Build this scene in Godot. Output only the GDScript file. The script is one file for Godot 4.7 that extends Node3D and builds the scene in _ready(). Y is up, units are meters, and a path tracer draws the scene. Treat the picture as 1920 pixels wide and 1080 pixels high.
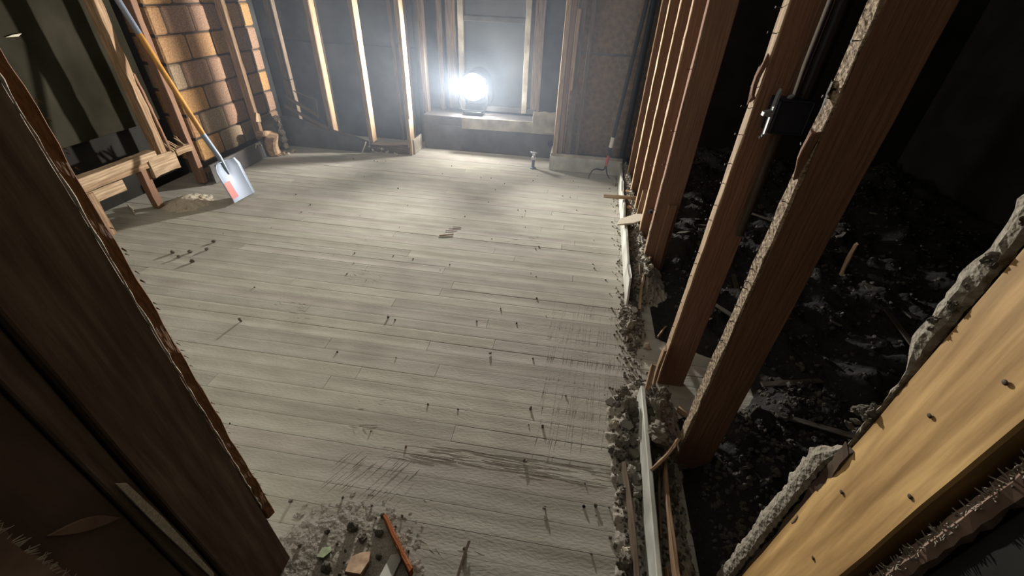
extends Node3D
# A stripped-out room in an old house at night: bare studs, dusty floorboards, one work light by the far window.

const CEIL := 2.6
var rng := RandomNumberGenerator.new()
var used := {}
var noise := FastNoiseLite.new()
var boards := []
var M := {}
var chunk_meshes: Array[Mesh] = []
var lump_meshes: Array[Mesh] = []
var flake_meshes: Array[Mesh] = []
var splinter_meshes: Array[Mesh] = []

func _ready():
	rng.seed = 4711
	noise.seed = 7; noise.frequency = 1.0; noise.noise_type = FastNoiseLite.TYPE_SIMPLEX_SMOOTH
	# ---------- camera, environment, exposure ----------
	var cam := Camera3D.new(); cam.name = "camera"
	cam.fov = 68.71; cam.near = 0.02; cam.far = 60.0
	cam.transform = Transform3D(Basis(Vector3(0.98782, 0.036764, -0.15122), Vector3(-0.117628, 0.812606, -0.57082), Vector3(0.101897, 0.581653, 0.80703)), Vector3(0, 1.5, 0))
	add_child(cam); cam.current = true
	var env := Environment.new()
	env.background_mode = Environment.BG_COLOR; env.background_color = Color(0.004, 0.004, 0.005)
	env.ambient_light_source = Environment.AMBIENT_SOURCE_DISABLED
	env.tonemap_mode = Environment.TONE_MAPPER_LINEAR; env.tonemap_exposure = 1.0
	env.sdfgi_enabled = true; env.ssao_enabled = true; env.ssil_enabled = true
	env.volumetric_fog_enabled = true; env.volumetric_fog_density = 0.0
	var we := WorldEnvironment.new(); we.name = "environment"; we.environment = env; add_child(we)
	make_materials()
	make_pieces()
	build_shell()
	build_floor()
	build_work_light(Vector3(-1.1, 0.63, -4.70))
	build_window()
	build_back_corner()
	build_stub_wall()
	build_left_wall()
	build_shovel()
	build_right_wall()
	build_rubble()
	build_neighbour_room()
	build_near_left()
	build_near_right()
	build_floor_litter()
	build_haze()

# ---------- helpers ----------
func numbered(n: String) -> String:
	if not used.has(n):
		used[n] = 0
		return n
	used[n] += 1
	return "%s_%03d" % [n, used[n]]

func thing(called: String, label: String, category: String, at := Vector3.ZERO, group := "") -> Node3D:
	var o := Node3D.new(); o.name = numbered(called); add_child(o); o.position = at
	return tag(o, label, category, group)

func tag(o: Node3D, label: String, category: String, group := "") -> Node3D:
	o.set_meta("label", label); o.set_meta("category", category)
	if group: o.set_meta("group", group)
	return o

func put(called: String, mesh: Mesh, mat: Material, parent: Node = null, tr := Transform3D.IDENTITY) -> MeshInstance3D:
	var o := MeshInstance3D.new(); o.mesh = mesh; o.material_override = mat; o.transform = tr
	if parent == null or parent == self:
		o.name = numbered(called); add_child(o)
	else:
		o.name = called; parent.add_child(o, true)
	return o

func struct(called: String, mesh: Mesh, mat: Material, tr := Transform3D.IDENTITY) -> MeshInstance3D:
	var o := put(called, mesh, mat, null, tr); o.set_meta("kind", "structure"); return o

func stuff(called: String, mesh: Mesh, mat: Material, label: String, category: String, parent: Node = null) -> MeshInstance3D:
	var o := put(called, mesh, mat, parent); o.set_meta("kind", "stuff")
	if parent == null: tag(o, label, category)
	return o

func at(p: Vector3, turn := Vector3.ZERO, s := Vector3.ONE) -> Transform3D:
	return Transform3D(Basis.from_euler(turn).scaled_local(s), p)

# y axis runs from a to b; x axis as near to "side" as may be
func along(a: Vector3, b: Vector3, side := Vector3.RIGHT) -> Transform3D:
	var y := (b - a).normalized()
	var z := side.cross(y)
	if z.length() < 0.01: z = Vector3.FORWARD.cross(y)
	z = z.normalized()
	return Transform3D(Basis(y.cross(z), y, z), a)

func loft(rings: Array, flat := true, caps := true, closed := true) -> ArrayMesh:
	var st := SurfaceTool.new(); st.begin(Mesh.PRIMITIVE_TRIANGLES)
	loft_into(st, rings, flat, caps, closed)
	st.generate_normals(); return st.commit()

func loft_into(st: SurfaceTool, rings: Array, flat := true, caps := true, closed := true, flip := false):
	var n: int = rings[0].size()
	st.set_smooth_group(-1 if flat else 0)
	for i in rings.size() - 1:
		for j in (n if closed else n - 1):
			var k := (j + 1) % n
			var a: Vector3 = rings[i][j]; var b: Vector3 = rings[i][k]; var c: Vector3 = rings[i + 1][k]; var d: Vector3 = rings[i + 1][j]
			for v in ([a, c, b, a, d, c] if flip else [a, b, c, a, c, d]): st.add_vertex(v)
	if caps and closed:
		st.set_smooth_group(-1)
		for e in [0, rings.size() - 1]:
			var m := Vector3.ZERO
			for v in rings[e]: m += v / n
			for j in n:
				var k := (j + 1) % n
				if e == 0:
					for v in [m, rings[e][k], rings[e][j]]: st.add_vertex(v)
				else:
					for v in [m, rings[e][j], rings[e][k]]: st.add_vertex(v)

# a timber standing on its end: w along x, d along z, from y = 0 to y = h, its arrises worn by "worn"
func timber(w: float, d: float, h: float, worn := 0.001, steps := 6, cham := 0.003, broken := 0.0) -> ArrayMesh:
	var rings := []
	var s := rng.randf() * 100.0
	var bow := rng.randf_range(-1, 1) * worn * 2.0
	for i in steps + 1:
		var t := float(i) / steps
		var y := h * t
		var r := PackedVector3Array()
		var corners := [[1, 1], [-1, 1], [-1, -1], [1, -1]]
		for q in 4:
			var c: Array = corners[q]
			var jx := noise.get_noise_2d(s + y * 9.0, q * 17.0) * worn + bow * sin(PI * t)
			var jz := noise.get_noise_2d(s + y * 9.0, q * 17.0 + 50.0) * worn
			var px: float = c[0] * w / 2 + jx; var pz: float = c[1] * d / 2 + jz
			var yy := y + (rng.randf_range(-1, 1) * broken if broken > 0.0 and (i == 0 or i == steps) else 0.0)
			var cx := minf(cham, w * 0.3); var cz := minf(cham, d * 0.3)
			var p1 := Vector3(px, yy, pz - c[1] * cz); var p2 := Vector3(px - c[0] * cx, yy, pz)
			if q % 2 == 0:
				r.append(p1); r.append(p2)
			else:
				r.append(p2); r.append(p1)
		rings.append(r)
	return loft(rings)

func box(w: float, h: float, d: float, cham := 0.003) -> ArrayMesh:   # centred, chamfered
	var rings := []
	for e in [[-h / 2, cham], [-h / 2 + cham, 0.0], [h / 2 - cham, 0.0], [h / 2, cham]]:
		var r := PackedVector3Array()
		var a: float = w / 2 - e[1]; var b: float = d / 2 - e[1]; var c := cham
		for v in [[a, b - c], [a - c, b], [-a + c, b], [-a, b - c], [-a, -b + c], [-a + c, -b], [a - c, -b], [a, -b + c]]:
			r.append(Vector3(v[0], e[0], v[1]))
		rings.append(r)
	return loft(rings)

func tube(points: Array, radii, sides := 10, flat := false) -> ArrayMesh:
	var rings := []
	var side := Vector3(0.37, 0.21, 0.9)
	for i in points.size():
		var p: Vector3 = points[i]
		var q: Vector3 = points[mini(i + 1, points.size() - 1)]; var o: Vector3 = points[maxi(i - 1, 0)]
		var t := (q - o).normalized()
		side = (side - t * side.dot(t)).normalized()
		var up := t.cross(side)
		var rad: float = radii[i] if radii is Array else radii
		var r := PackedVector3Array()
		for k in sides:
			var a := -TAU * k / sides
			r.append(p + (side * cos(a) + up * sin(a)) * rad)
		rings.append(r)
	return loft(rings, flat)

func lathe(profile: Array, sides := 24, flat := false) -> ArrayMesh:   # [radius, height] about y
	var rings := []
	for p in profile:
		var r := PackedVector3Array()
		for k in sides:
			var a := TAU * k / sides
			r.append(Vector3(cos(a) * p[0], p[1], sin(a) * p[0]))
		rings.append(r)
	return loft(rings, flat)

func slab(outline: Array, t: float) -> ArrayMesh:   # a flat outline in x-y, thickness t along z, its edge a little worn
	if not Geometry2D.is_polygon_clockwise(PackedVector2Array(outline)): outline = outline.duplicate(); outline.reverse()
	var rings := []
	var mid := Vector2.ZERO
	for p in outline: mid += p / outline.size()
	for e in [[-0.5, 0.97], [-0.3, 1.0], [0.3, 1.0], [0.5, 0.97]]:
		var r := PackedVector3Array()
		for p in outline:
			var v: Vector2 = mid + (p - mid) * e[1]
			r.append(Vector3(v.x, v.y, t * e[0]))
		rings.append(r)
	var st := SurfaceTool.new(); st.begin(Mesh.PRIMITIVE_TRIANGLES)
	loft_into(st, rings, true, false)
	var tri := Geometry2D.triangulate_polygon(PackedVector2Array(outline))
	for e in [0, 3]:
		for i in range(0, tri.size(), 3):
			for k in ([0, 1, 2] if e == 0 else [0, 2, 1]): st.add_vertex(rings[e][tri[i + k]])
	st.generate_normals(); return st.commit()

func mound(x0: float, x1: float, z0: float, z1: float, nx: int, nz: int, height: Callable) -> ArrayMesh:
	var st := SurfaceTool.new(); st.begin(Mesh.PRIMITIVE_TRIANGLES)
	st.set_smooth_group(0)
	var p := func(i, j): 
		var x := lerpf(x0, x1, float(i) / nx); var z := lerpf(z0, z1, float(j) / nz)
		return Vector3(x, height.call(x, z), z)
	for i in nx:
		for j in nz:
			var a: Vector3 = p.call(i, j); var b: Vector3 = p.call(i + 1, j); var c: Vector3 = p.call(i + 1, j + 1); var d: Vector3 = p.call(i, j + 1)
			if maxf(maxf(a.y, b.y), maxf(c.y, d.y)) <= 0.0: continue
			for v in [a, b, c, a, c, d]: st.add_vertex(v)
	st.generate_normals(); return st.commit()

func noise_tex(freq: float, lo: Color, hi: Color, seed_: int, octaves := 4, as_height := false, size := 256, type := FastNoiseLite.TYPE_SIMPLEX_SMOOTH) -> NoiseTexture2D:
	var n := FastNoiseLite.new(); n.seed = seed_; n.frequency = freq; n.fractal_octaves = octaves; n.noise_type = type
	var t := NoiseTexture2D.new(); t.width = size; t.height = size; t.seamless = true; t.noise = n
	if not as_height:
		var g := Gradient.new(); g.set_color(0, lo); g.set_color(1, hi); t.color_ramp = g
	return t

var grain_tex: Texture2D
var dirt_tex: Texture2D
var floor_tex: Texture2D
var grit_tex: Texture2D
var rough_tex: Texture2D
var bump_tex: Texture2D
var fine_tex: Texture2D

func mat(color: Color, rough := 0.85, tex: Texture2D = null, scale := Vector3.ONE, relief: Texture2D = null, depth := 0.0, world := false) -> StandardMaterial3D:
	var m := StandardMaterial3D.new(); m.albedo_color = color; m.roughness = rough; m.metallic_specular = 0.35
	if tex or relief:
		m.uv1_triplanar = true; m.uv1_world_triplanar = world; m.uv1_scale = scale
	if tex: m.albedo_texture = tex
	if relief:
		m.heightmap_enabled = true; m.heightmap_texture = relief; m.heightmap_scale = depth
	return m

func make_materials():
	grain_tex = noise_tex(0.02, Color(0.62, 0.58, 0.55), Color(1, 1, 1), 3, 5)
	dirt_tex = noise_tex(0.012, Color(0.7, 0.68, 0.66), Color(1, 1, 1), 9, 5)
	bump_tex = noise_tex(0.03, Color.BLACK, Color.WHITE, 21, 5, true)
	floor_tex = noise_tex(0.012, Color(0.88, 0.875, 0.865), Color(1, 1, 1), 9, 5)
	rough_tex = noise_tex(0.05, Color(0.45, 0.40, 0.36), Color(1, 1, 1), 41, 4)
	grit_tex = noise_tex(0.09, Color.BLACK, Color.WHITE, 57, 5, true, 512)
	fine_tex = noise_tex(0.08, Color(0.72, 0.7, 0.68), Color(1, 1, 1), 33, 3)
	var up := Vector3(9, 0.7, 9)    # grain along the timber's own y
	M.stud = mat(Color(0.68, 0.57, 0.455), 0.85, grain_tex, up, bump_tex, 0.12)
	M.stud_pale = mat(Color(0.76, 0.665, 0.545), 0.85, grain_tex, up, bump_tex, 0.08)
	M.stud_old = mat(Color(0.53, 0.405, 0.33), 0.9, floor_tex, up, bump_tex, 0.15)
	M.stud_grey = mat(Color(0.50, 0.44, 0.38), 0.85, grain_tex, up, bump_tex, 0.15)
	M.sawn = mat(Color(0.74, 0.67, 0.57), 0.9, rough_tex, Vector3(5, 9, 5), bump_tex, 0.5)
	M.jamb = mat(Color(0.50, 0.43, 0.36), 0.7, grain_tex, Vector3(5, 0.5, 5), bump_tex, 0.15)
	M.jamb_dark = mat(Color(0.40, 0.33, 0.27), 0.7, dirt_tex, Vector3(2, 0.6, 2), bump_tex, 0.2)
	M.jamb_edge = mat(Color(0.55, 0.38, 0.24), 0.9, fine_tex, Vector3(8, 2, 8), bump_tex, 0.5)
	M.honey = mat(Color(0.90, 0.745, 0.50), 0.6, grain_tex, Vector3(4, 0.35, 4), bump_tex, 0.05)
	M.board = []
	for c in [Color(0.70, 0.688, 0.645), Color(0.685, 0.672, 0.635), Color(0.715, 0.70, 0.655), Color(0.675, 0.664, 0.622), Color(0.70, 0.678, 0.645)]:
		var b := mat(c, 0.88, floor_tex, Vector3(0.8, 2.0, 2.0), grit_tex, 0.07, true)
		b.uv1_offset = Vector3(M.board.size() * 0.37, 0, M.board.size() * 0.21)
		M.board.append(b)
	M.dust = mat(Color(0.66, 0.64, 0.60), 0.95, fine_tex, Vector3(6, 6, 6), bump_tex, 0.3, true)
	M.white = mat(Color(0.88, 0.89, 0.86), 0.45, dirt_tex, Vector3(1, 1, 1), null, 0.0)
	M.white_old = mat(Color(0.74, 0.71, 0.65), 0.6, dirt_tex, Vector3(1.5, 1.5, 1.5))
	M.plaster = mat(Color(0.64, 0.615, 0.56), 0.95, fine_tex, Vector3(6, 6, 6), bump_tex, 0.5)
	M.plaster_pale = mat(Color(0.82, 0.79, 0.72), 0.95, fine_tex, Vector3(6, 6, 6))
	M.plaster_grey = mat(Color(0.50, 0.48, 0.45), 0.95, fine_tex, Vector3(6, 6, 6))
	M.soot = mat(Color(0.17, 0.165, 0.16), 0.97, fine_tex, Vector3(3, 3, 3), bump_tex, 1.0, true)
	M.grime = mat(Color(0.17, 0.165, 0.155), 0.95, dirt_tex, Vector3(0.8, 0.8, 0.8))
	M.dark_wall = mat(Color(0.26, 0.24, 0.22), 0.92, dirt_tex, Vector3(0.6, 0.6, 0.6))
	M.wrap = mat(Color(0.21, 0.20, 0.165), 0.92, dirt_tex, Vector3(0.8, 0.5, 0.8))
	M.wrap.metallic_specular = 0.1
	M.ceiling = mat(Color(0.80, 0.79, 0.76), 0.9)
	M.osb = mat(Color(0.56, 0.47, 0.36), 0.85, noise_tex(0.06, Color(0.72, 0.68, 0.62), Color(1, 1, 1), 14, 3, false, 256, FastNoiseLite.TYPE_CELLULAR), Vector3(1.4, 1.4, 1.4), bump_tex, 0.2)
	M.sheet = mat(Color(0.42, 0.41, 0.41), 0.85, dirt_tex, Vector3(0.8, 0.8, 0.8))
	M.sheath = mat(Color(0.40, 0.40, 0.40), 0.9, dirt_tex, Vector3(0.7, 0.7, 0.7))
	M.brick = []
	for c in [Color(0.74, 0.58, 0.42), Color(0.69, 0.56, 0.47), Color(0.78, 0.61, 0.41), Color(0.65, 0.53, 0.44), Color(0.68, 0.60, 0.50)]:
		M.brick.append(mat(c, 0.92, fine_tex, Vector3(3, 3, 3), bump_tex, 0.5))
	M.mortar = mat(Color(0.36, 0.31, 0.27), 0.95, fine_tex, Vector3(4, 4, 4))
	M.steel = mat(Color(0.46, 0.49, 0.54), 0.5); M.steel.metallic = 0.35
	M.zinc = mat(Color(0.42, 0.43, 0.45), 0.55)
	M.chrome = mat(Color(0.85, 0.86, 0.88), 0.15); M.chrome.metallic = 1.0
	M.rust = mat(Color(0.16, 0.11, 0.08), 0.7); M.rust.metallic = 0.3
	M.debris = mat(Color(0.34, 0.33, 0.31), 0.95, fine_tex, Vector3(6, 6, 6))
	M.old_lath = mat(Color(0.30, 0.27, 0.24), 0.9, grain_tex, up)
	M.ash = mat(Color(0.82, 0.60, 0.26), 0.5, grain_tex, Vector3(8, 0.8, 8))
	M.red = mat(Color(0.72, 0.30, 0.26), 0.5)
	M.pink = mat(Color(0.86, 0.52, 0.50), 0.5, fine_tex, Vector3(12, 12, 12))
	M.tape = mat(Color(0.85, 0.84, 0.80), 0.6)
	M.black = mat(Color(0.05, 0.05, 0.055), 0.45)
	M.navy = mat(Color(0.10, 0.12, 0.16), 0.5)
	M.cable = mat(Color(0.75, 0.75, 0.73), 0.45)
	M.paper = mat(Color(0.64, 0.54, 0.48), 0.9, dirt_tex, Vector3(2, 2, 2))
	M.orange_wood = mat(Color(0.62, 0.36, 0.18), 0.85, grain_tex, up, bump_tex, 0.4)
	M.green = mat(Color(0.60, 0.66, 0.52), 0.6, dirt_tex, Vector3(6, 6, 6))
	M.tan = mat(Color(0.74, 0.62, 0.50), 0.7, dirt_tex, Vector3(6, 6, 6))
	M.glow = StandardMaterial3D.new(); M.glow.albedo_color = Color(1, 1, 1); M.glow.emission_enabled = true
	M.glow.emission = Color(1.0, 0.98, 0.95); M.glow.emission_energy_multiplier = 3.0
	M.pane = StandardMaterial3D.new(); M.pane.transparency = BaseMaterial3D.TRANSPARENCY_ALPHA
	M.pane.albedo_color = Color(0.30, 0.34, 0.38, 0.15); M.pane.roughness = 0.08

func make_pieces():
	var ico := SphereMesh.new(); ico.radius = 1.0; ico.height = 2.0; ico.radial_segments = 8; ico.rings = 5
	var arr := ico.get_mesh_arrays()
	for k in 10:
		var st := SurfaceTool.new(); st.begin(Mesh.PRIMITIVE_TRIANGLES); st.set_smooth_group(-1)
		var vs: PackedVector3Array = arr[Mesh.ARRAY_VERTEX]
		for i in arr[Mesh.ARRAY_INDEX]:
			var v := vs[i]
			var r := 0.5 * (0.8 + 0.55 * noise.get_noise_3d(v.x * 0.9 + k * 10.0, v.y * 0.9, v.z * 0.9) + 0.2 * noise.get_noise_3d(v.x * 2.5, v.y * 2.5 + k * 9.0, v.z * 2.5))
			st.add_vertex(v * r)
		st.generate_normals(); chunk_meshes.append(st.commit())
	ico.radial_segments = 26; ico.rings = 15
	arr = ico.get_mesh_arrays()
	for k in 5:
		var st := SurfaceTool.new(); st.begin(Mesh.PRIMITIVE_TRIANGLES); st.set_smooth_group(-1)
		var vs: PackedVector3Array = arr[Mesh.ARRAY_VERTEX]
		for i in arr[Mesh.ARRAY_INDEX]:
			var v := vs[i]
			var q := v + Vector3.ONE * k * 7.0
			var r := 0.5 * (0.8 + 0.5 * noise.get_noise_3dv(q * 0.8) + 0.34 * absf(noise.get_noise_3dv(q * 2.1)) + 0.16 * noise.get_noise_3dv(q * 5.0))
			st.add_vertex(v * r)
		st.generate_normals(); lump_meshes.append(st.commit())
	for k in 8:
		var o := []
		var n := 6 + k % 4
		for i in n:
			var a := TAU * (i + rng.randf_range(-0.3, 0.3)) / n
			o.append(Vector2(cos(a), sin(a) * 0.75) * rng.randf_range(0.36, 0.56))
		flake_meshes.append(slab(o, 0.16))
	for k in 6:
		splinter_meshes.append(timber(0.16, 0.10, 1.0, 0.03, 5, 0.02, 0.10))

# ---------- shell ----------
func wall_box(called: String, a: Vector3, b: Vector3, m: Material) -> MeshInstance3D:
	var s := (b - a).abs()
	return struct(called, box(s.x, s.y, s.z, 0.002), m, at((a + b) / 2))

func build_shell():
	wall_box("wall_left", Vector3(-3.75, -0.1, -5.1), Vector3(-3.52, CEIL, -0.4), M.dark_wall)
	wall_box("wall_right", Vector3(3.4, -0.1, -5.1), Vector3(3.55, CEIL, -0.3), M.grime)
	wall_box("wall_rear", Vector3(-1.0, -0.1, 1.2), Vector3(0.85, CEIL, 1.35), M.grime)
	wall_box("wall_near", Vector3(-3.75, 0.0, -0.50), Vector3(-0.78, CEIL, -0.38), M.ceiling)
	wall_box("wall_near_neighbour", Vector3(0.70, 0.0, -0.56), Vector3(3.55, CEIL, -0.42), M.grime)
	wall_box("wall_passage", Vector3(-0.92, 0.0, -0.42), Vector3(-0.775, CEIL, 1.35), M.dark_wall)
	wall_box("wall_passage_facing", Vector3(0.66, 0.0, -0.40), Vector3(0.80, CEIL, 1.35), M.grime)
	wall_box("ceiling", Vector3(-3.75, CEIL, -5.3), Vector3(0.6, CEIL + 0.15, 1.35), M.ceiling)
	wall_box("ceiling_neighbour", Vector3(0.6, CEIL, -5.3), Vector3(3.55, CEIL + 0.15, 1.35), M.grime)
	# the outer wall round the window opening
	wall_box("wall_back_left", Vector3(-3.75, -0.1, -5.1), Vector3(-1.70, CEIL, -4.80), M.sheath)
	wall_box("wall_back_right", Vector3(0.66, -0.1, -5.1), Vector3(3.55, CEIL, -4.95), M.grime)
	wall_box("wall_back", Vector3(-1.70, -0.1, -5.1), Vector3(0.66, CEIL, -4.92), M.sheath)

# ---------- floor ----------
func floor_board(x0: float, x1: float, z: float, w: float, cup: float, lift: float) -> ArrayMesh:
	var st := SurfaceTool.new(); st.begin(Mesh.PRIMITIVE_TRIANGLES)
	var gap := rng.randf_range(0.0008, 0.002)
	var tilt := rng.randf_range(-0.0006, 0.0006)
	var n := maxi(2, int((x1 - x0) / 0.3))
	boards.append([z, w, cup, lift])
	var rings := []
	var s := rng.randf() * 50.0
	for i in n + 1:
		var x := lerpf(x0, x1, float(i) / n)
		var r := PackedVector3Array()
		for k in 9:
			var t := k / 8.0
			var e := 2.0 * t - 1.0
			var y := cup * (e * e - 1.0) + tilt * e + lift + noise.get_noise_2d(x * 1.3 + s, t * 1.5) * 0.0005
			if k == 0 or k == 8: y -= 0.0012
			r.append(Vector3(x, y, z - w / 2 + gap / 2 + (w - gap) * t + noise.get_noise_2d(x * 3.0 + s, 40.0) * 0.0006))
		rings.append(r)
	loft_into(st, rings, false, false, false, true)
	var low := []
	for r in rings:
		var a: Vector3 = r[0]; var b: Vector3 = r[8]
		low.append(PackedVector3Array([b, Vector3(b.x, -0.02, b.z), Vector3(a.x, -0.02, a.z), a]))
	loft_into(st, low, true, false, false, true)
	st.set_smooth_group(-1)
	for e in [0, n]:
		for k in 8:
			var a: Vector3 = rings[e][k]; var b: Vector3 = rings[e][k + 1]
			var c := Vector3(b.x, -0.02, b.z); var d := Vector3(a.x, -0.02, a.z)
			for v in ([a, b, c, a, c, d] if e == 0 else [a, c, b, a, d, c]): st.add_vertex(v)
	st.generate_normals(); return st.commit()

func build_floor():
	var f := struct("floor", box(7.3, 0.08, 6.6, 0.002), M.soot, at(Vector3(-0.1, -0.062, -1.9)))
	var z := -0.415
	var i := 0
	while z > -4.76:
		var w := 0.081 + rng.randf_range(-0.0035, 0.0035)
		if z < -1.4: w = 0.077 + rng.randf_range(-0.004, 0.004)
		var zc := z - w / 2
		var cuts := [-3.5, rng.randf_range(-2.9, -1.5), rng.randf_range(-1.1, 0.3), rng.randf_range(0.40, 0.48), 3.4]
		if i % 3 == 0: cuts = [-3.5, rng.randf_range(-1.8, -0.9), rng.randf_range(0.40, 0.46), 3.4]
		if z > -1.1: cuts = [-3.5, rng.randf_range(-1.6, -1.2), rng.randf_range(0.60, 1.4), 3.4]
		if i == 7: cuts = [-3.5, -0.345, 0.45, 3.4]
		var cup := rng.randf_range(0.0006, 0.0026); var lift := rng.randf_range(-0.0009, 0.0)
		for k in cuts.size() - 1:
			var b := put("floor_board", floor_board(cuts[k] + 0.0008, cuts[k + 1] - 0.0008, zc, w, cup, lift + rng.randf_range(-0.0003, 0.0)), M.board[rng.randi() % 5], f)
			b.position = -f.position
		z -= w; i += 1
	for k in 8:   # boards behind the camera, under the passage
		var b := put("floor_board", floor_board(-0.91, 0.66, -0.415 + 0.081 * (k + 0.5), 0.081, 0.001, 0.0), M.board[k % 5], f); b.position = -f.position
	# dried drips and brush ridges in the dust
	var st := SurfaceTool.new(); st.begin(Mesh.PRIMITIVE_TRIANGLES)
	for k in 170:
		var x := rng.randf_range(0.0, 0.42); var z0 := rng.randf_range(-2.1, -1.15); var l := rng.randf_range(0.05, 0.3)
		ridge(st, Vector3(x, 0, z0), Vector3(x + rng.randf_range(-0.012, 0.012) - l * 0.08, 0, z0 + l), 0.0013, 0.0005)
	for k in 90:
		var x := rng.randf_range(-0.62, 0.28); var zz := rng.randf_range(-0.96, -0.88) + (x + 0.2) * -0.02; var l := rng.randf_range(0.04, 0.22)
		ridge(st, Vector3(x, 0, zz), Vector3(x + l, 0, zz + rng.randf_range(-0.008, 0.008)), rng.randf_range(0.0010, 0.0026), rng.randf_range(0.0004, 0.0014))
	for k in 90:
		var x := rng.randf_range(-0.72, -0.42); var zz := rng.randf_range(-0.9, -0.55); var l := rng.randf_range(0.03, 0.12)
		ridge(st, Vector3(x, 0, zz), Vector3(x - l * 0.55, 0, zz + l), 0.0013, 0.0005)
	for k in 70:
		var c := [Vector3(-1.45, 0, -1.62), Vector3(-1.2, 0, -2.0), Vector3(-0.7, 0, -1.05), Vector3(-0.25, 0, -0.66), Vector3(-0.28, 0, -2.72)][k % 5] as Vector3
		var p := c + Vector3(rng.randf_range(-0.13, 0.13), 0, rng.randf_range(-0.08, 0.08)); var a := rng.randf_range(-0.5, 1.2); var l := rng.randf_range(0.015, 0.06)
		ridge(st, p, p + Vector3(cos(a), 0, sin(a) * 0.6) * l, 0.0016, rng.randf_range(0.0004, 0.0010))
	st.generate_normals()
	var o := put("dust_ridges", st.commit(), M.dust, f); o.position = -f.position; o.set_meta("kind", "stuff")

func floor_y(z: float) -> float:
	for b in boards:
		if z <= b[0] + b[1] / 2 and z > b[0] - b[1] / 2:
			var e: float = (z - b[0]) / (b[1] / 2)
			return b[2] * (e * e - 1.0) + b[3]
	return 0.0

func ridge(st: SurfaceTool, a: Vector3, b: Vector3, w: float, h: float):
	var d := (b - a).normalized(); var s := Vector3(-d.z, 0, d.x)
	var n := maxi(2, int(a.distance_to(b) / 0.014))
	var rings := []
	for i in n + 1:
		var t := float(i) / n
		var p := a.lerp(b, t); p.y = floor_y(p.z)
		var k := pow(sin(PI * clampf(t, 0.02, 0.98)), 0.5) * rng.randf_range(0.7, 1.2)
		var j := s * rng.randf_range(-0.3, 0.3) * w
		rings.append(PackedVector3Array([p - s * w * k + j + Vector3(0, -0.0004, 0), p + j + Vector3(0, h * k, 0), p + s * w * k + j + Vector3(0, -0.0004, 0)]))
	loft_into(st, rings, true, false, false, true)

# ---------- the work light ----------
func build_work_light(p: Vector3):
	var o := thing("work_light", "glaring round work light standing on the far window sill", "work light", p)
	var aim := Vector3(0.28, 0.0, 1.0).normalized()
	var tr := along(Vector3.ZERO, aim)
	put("housing", lathe([[0.02, -0.07], [0.09, -0.065], [0.135, -0.02], [0.15, 0.0], [0.15, 0.012], [0.135, 0.014]]), M.black, o, tr)
	put("diffuser", lathe([[0.136, 0.010], [0.125, 0.026], [0.10, 0.036], [0.06, 0.043], [0.004, 0.046]]), M.glow, o, tr)
	put("bracket", tube([Vector3(-0.155, 0.02, 0), Vector3(-0.16, -0.15, 0), Vector3(-0.12, -0.235, 0), Vector3(0.12, -0.235, 0), Vector3(0.16, -0.15, 0), Vector3(0.155, 0.02, 0)], 0.009, 8), M.black, o)
	put("foot", box(0.2, 0.025, 0.12), M.black, o, at(Vector3(0, -0.2475, 0)))
	var lp := p + aim * 0.09
	for az in [-60.0, -10.0, 38.0]:
		var s := SpotLight3D.new(); s.name = "beam"
		s.light_color = Color(1.0, 0.985, 0.955); s.light_energy = {-60.0: 17.0, -10.0: 20.0, 38.0: 20.0}[az]
		s.spot_angle = 44.0; s.spot_angle_attenuation = 1.0; s.spot_range = 12.0; s.spot_attenuation = 2.0; s.light_size = 0.05; s.shadow_enabled = true
		add_child(s, true)
		var dir := Vector3(sin(deg_to_rad(az)), 0.20, cos(deg_to_rad(az)))
		s.look_at_from_position(lp, lp + dir, Vector3.UP)
	var spill := OmniLight3D.new(); spill.name = "spill"; spill.light_color = Color(1.0, 0.985, 0.955); spill.light_energy = 1.15
	spill.omni_range = 12.0; spill.omni_attenuation = 2.0; spill.light_size = 0.05; spill.shadow_enabled = true
	add_child(spill); spill.position = lp

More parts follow.
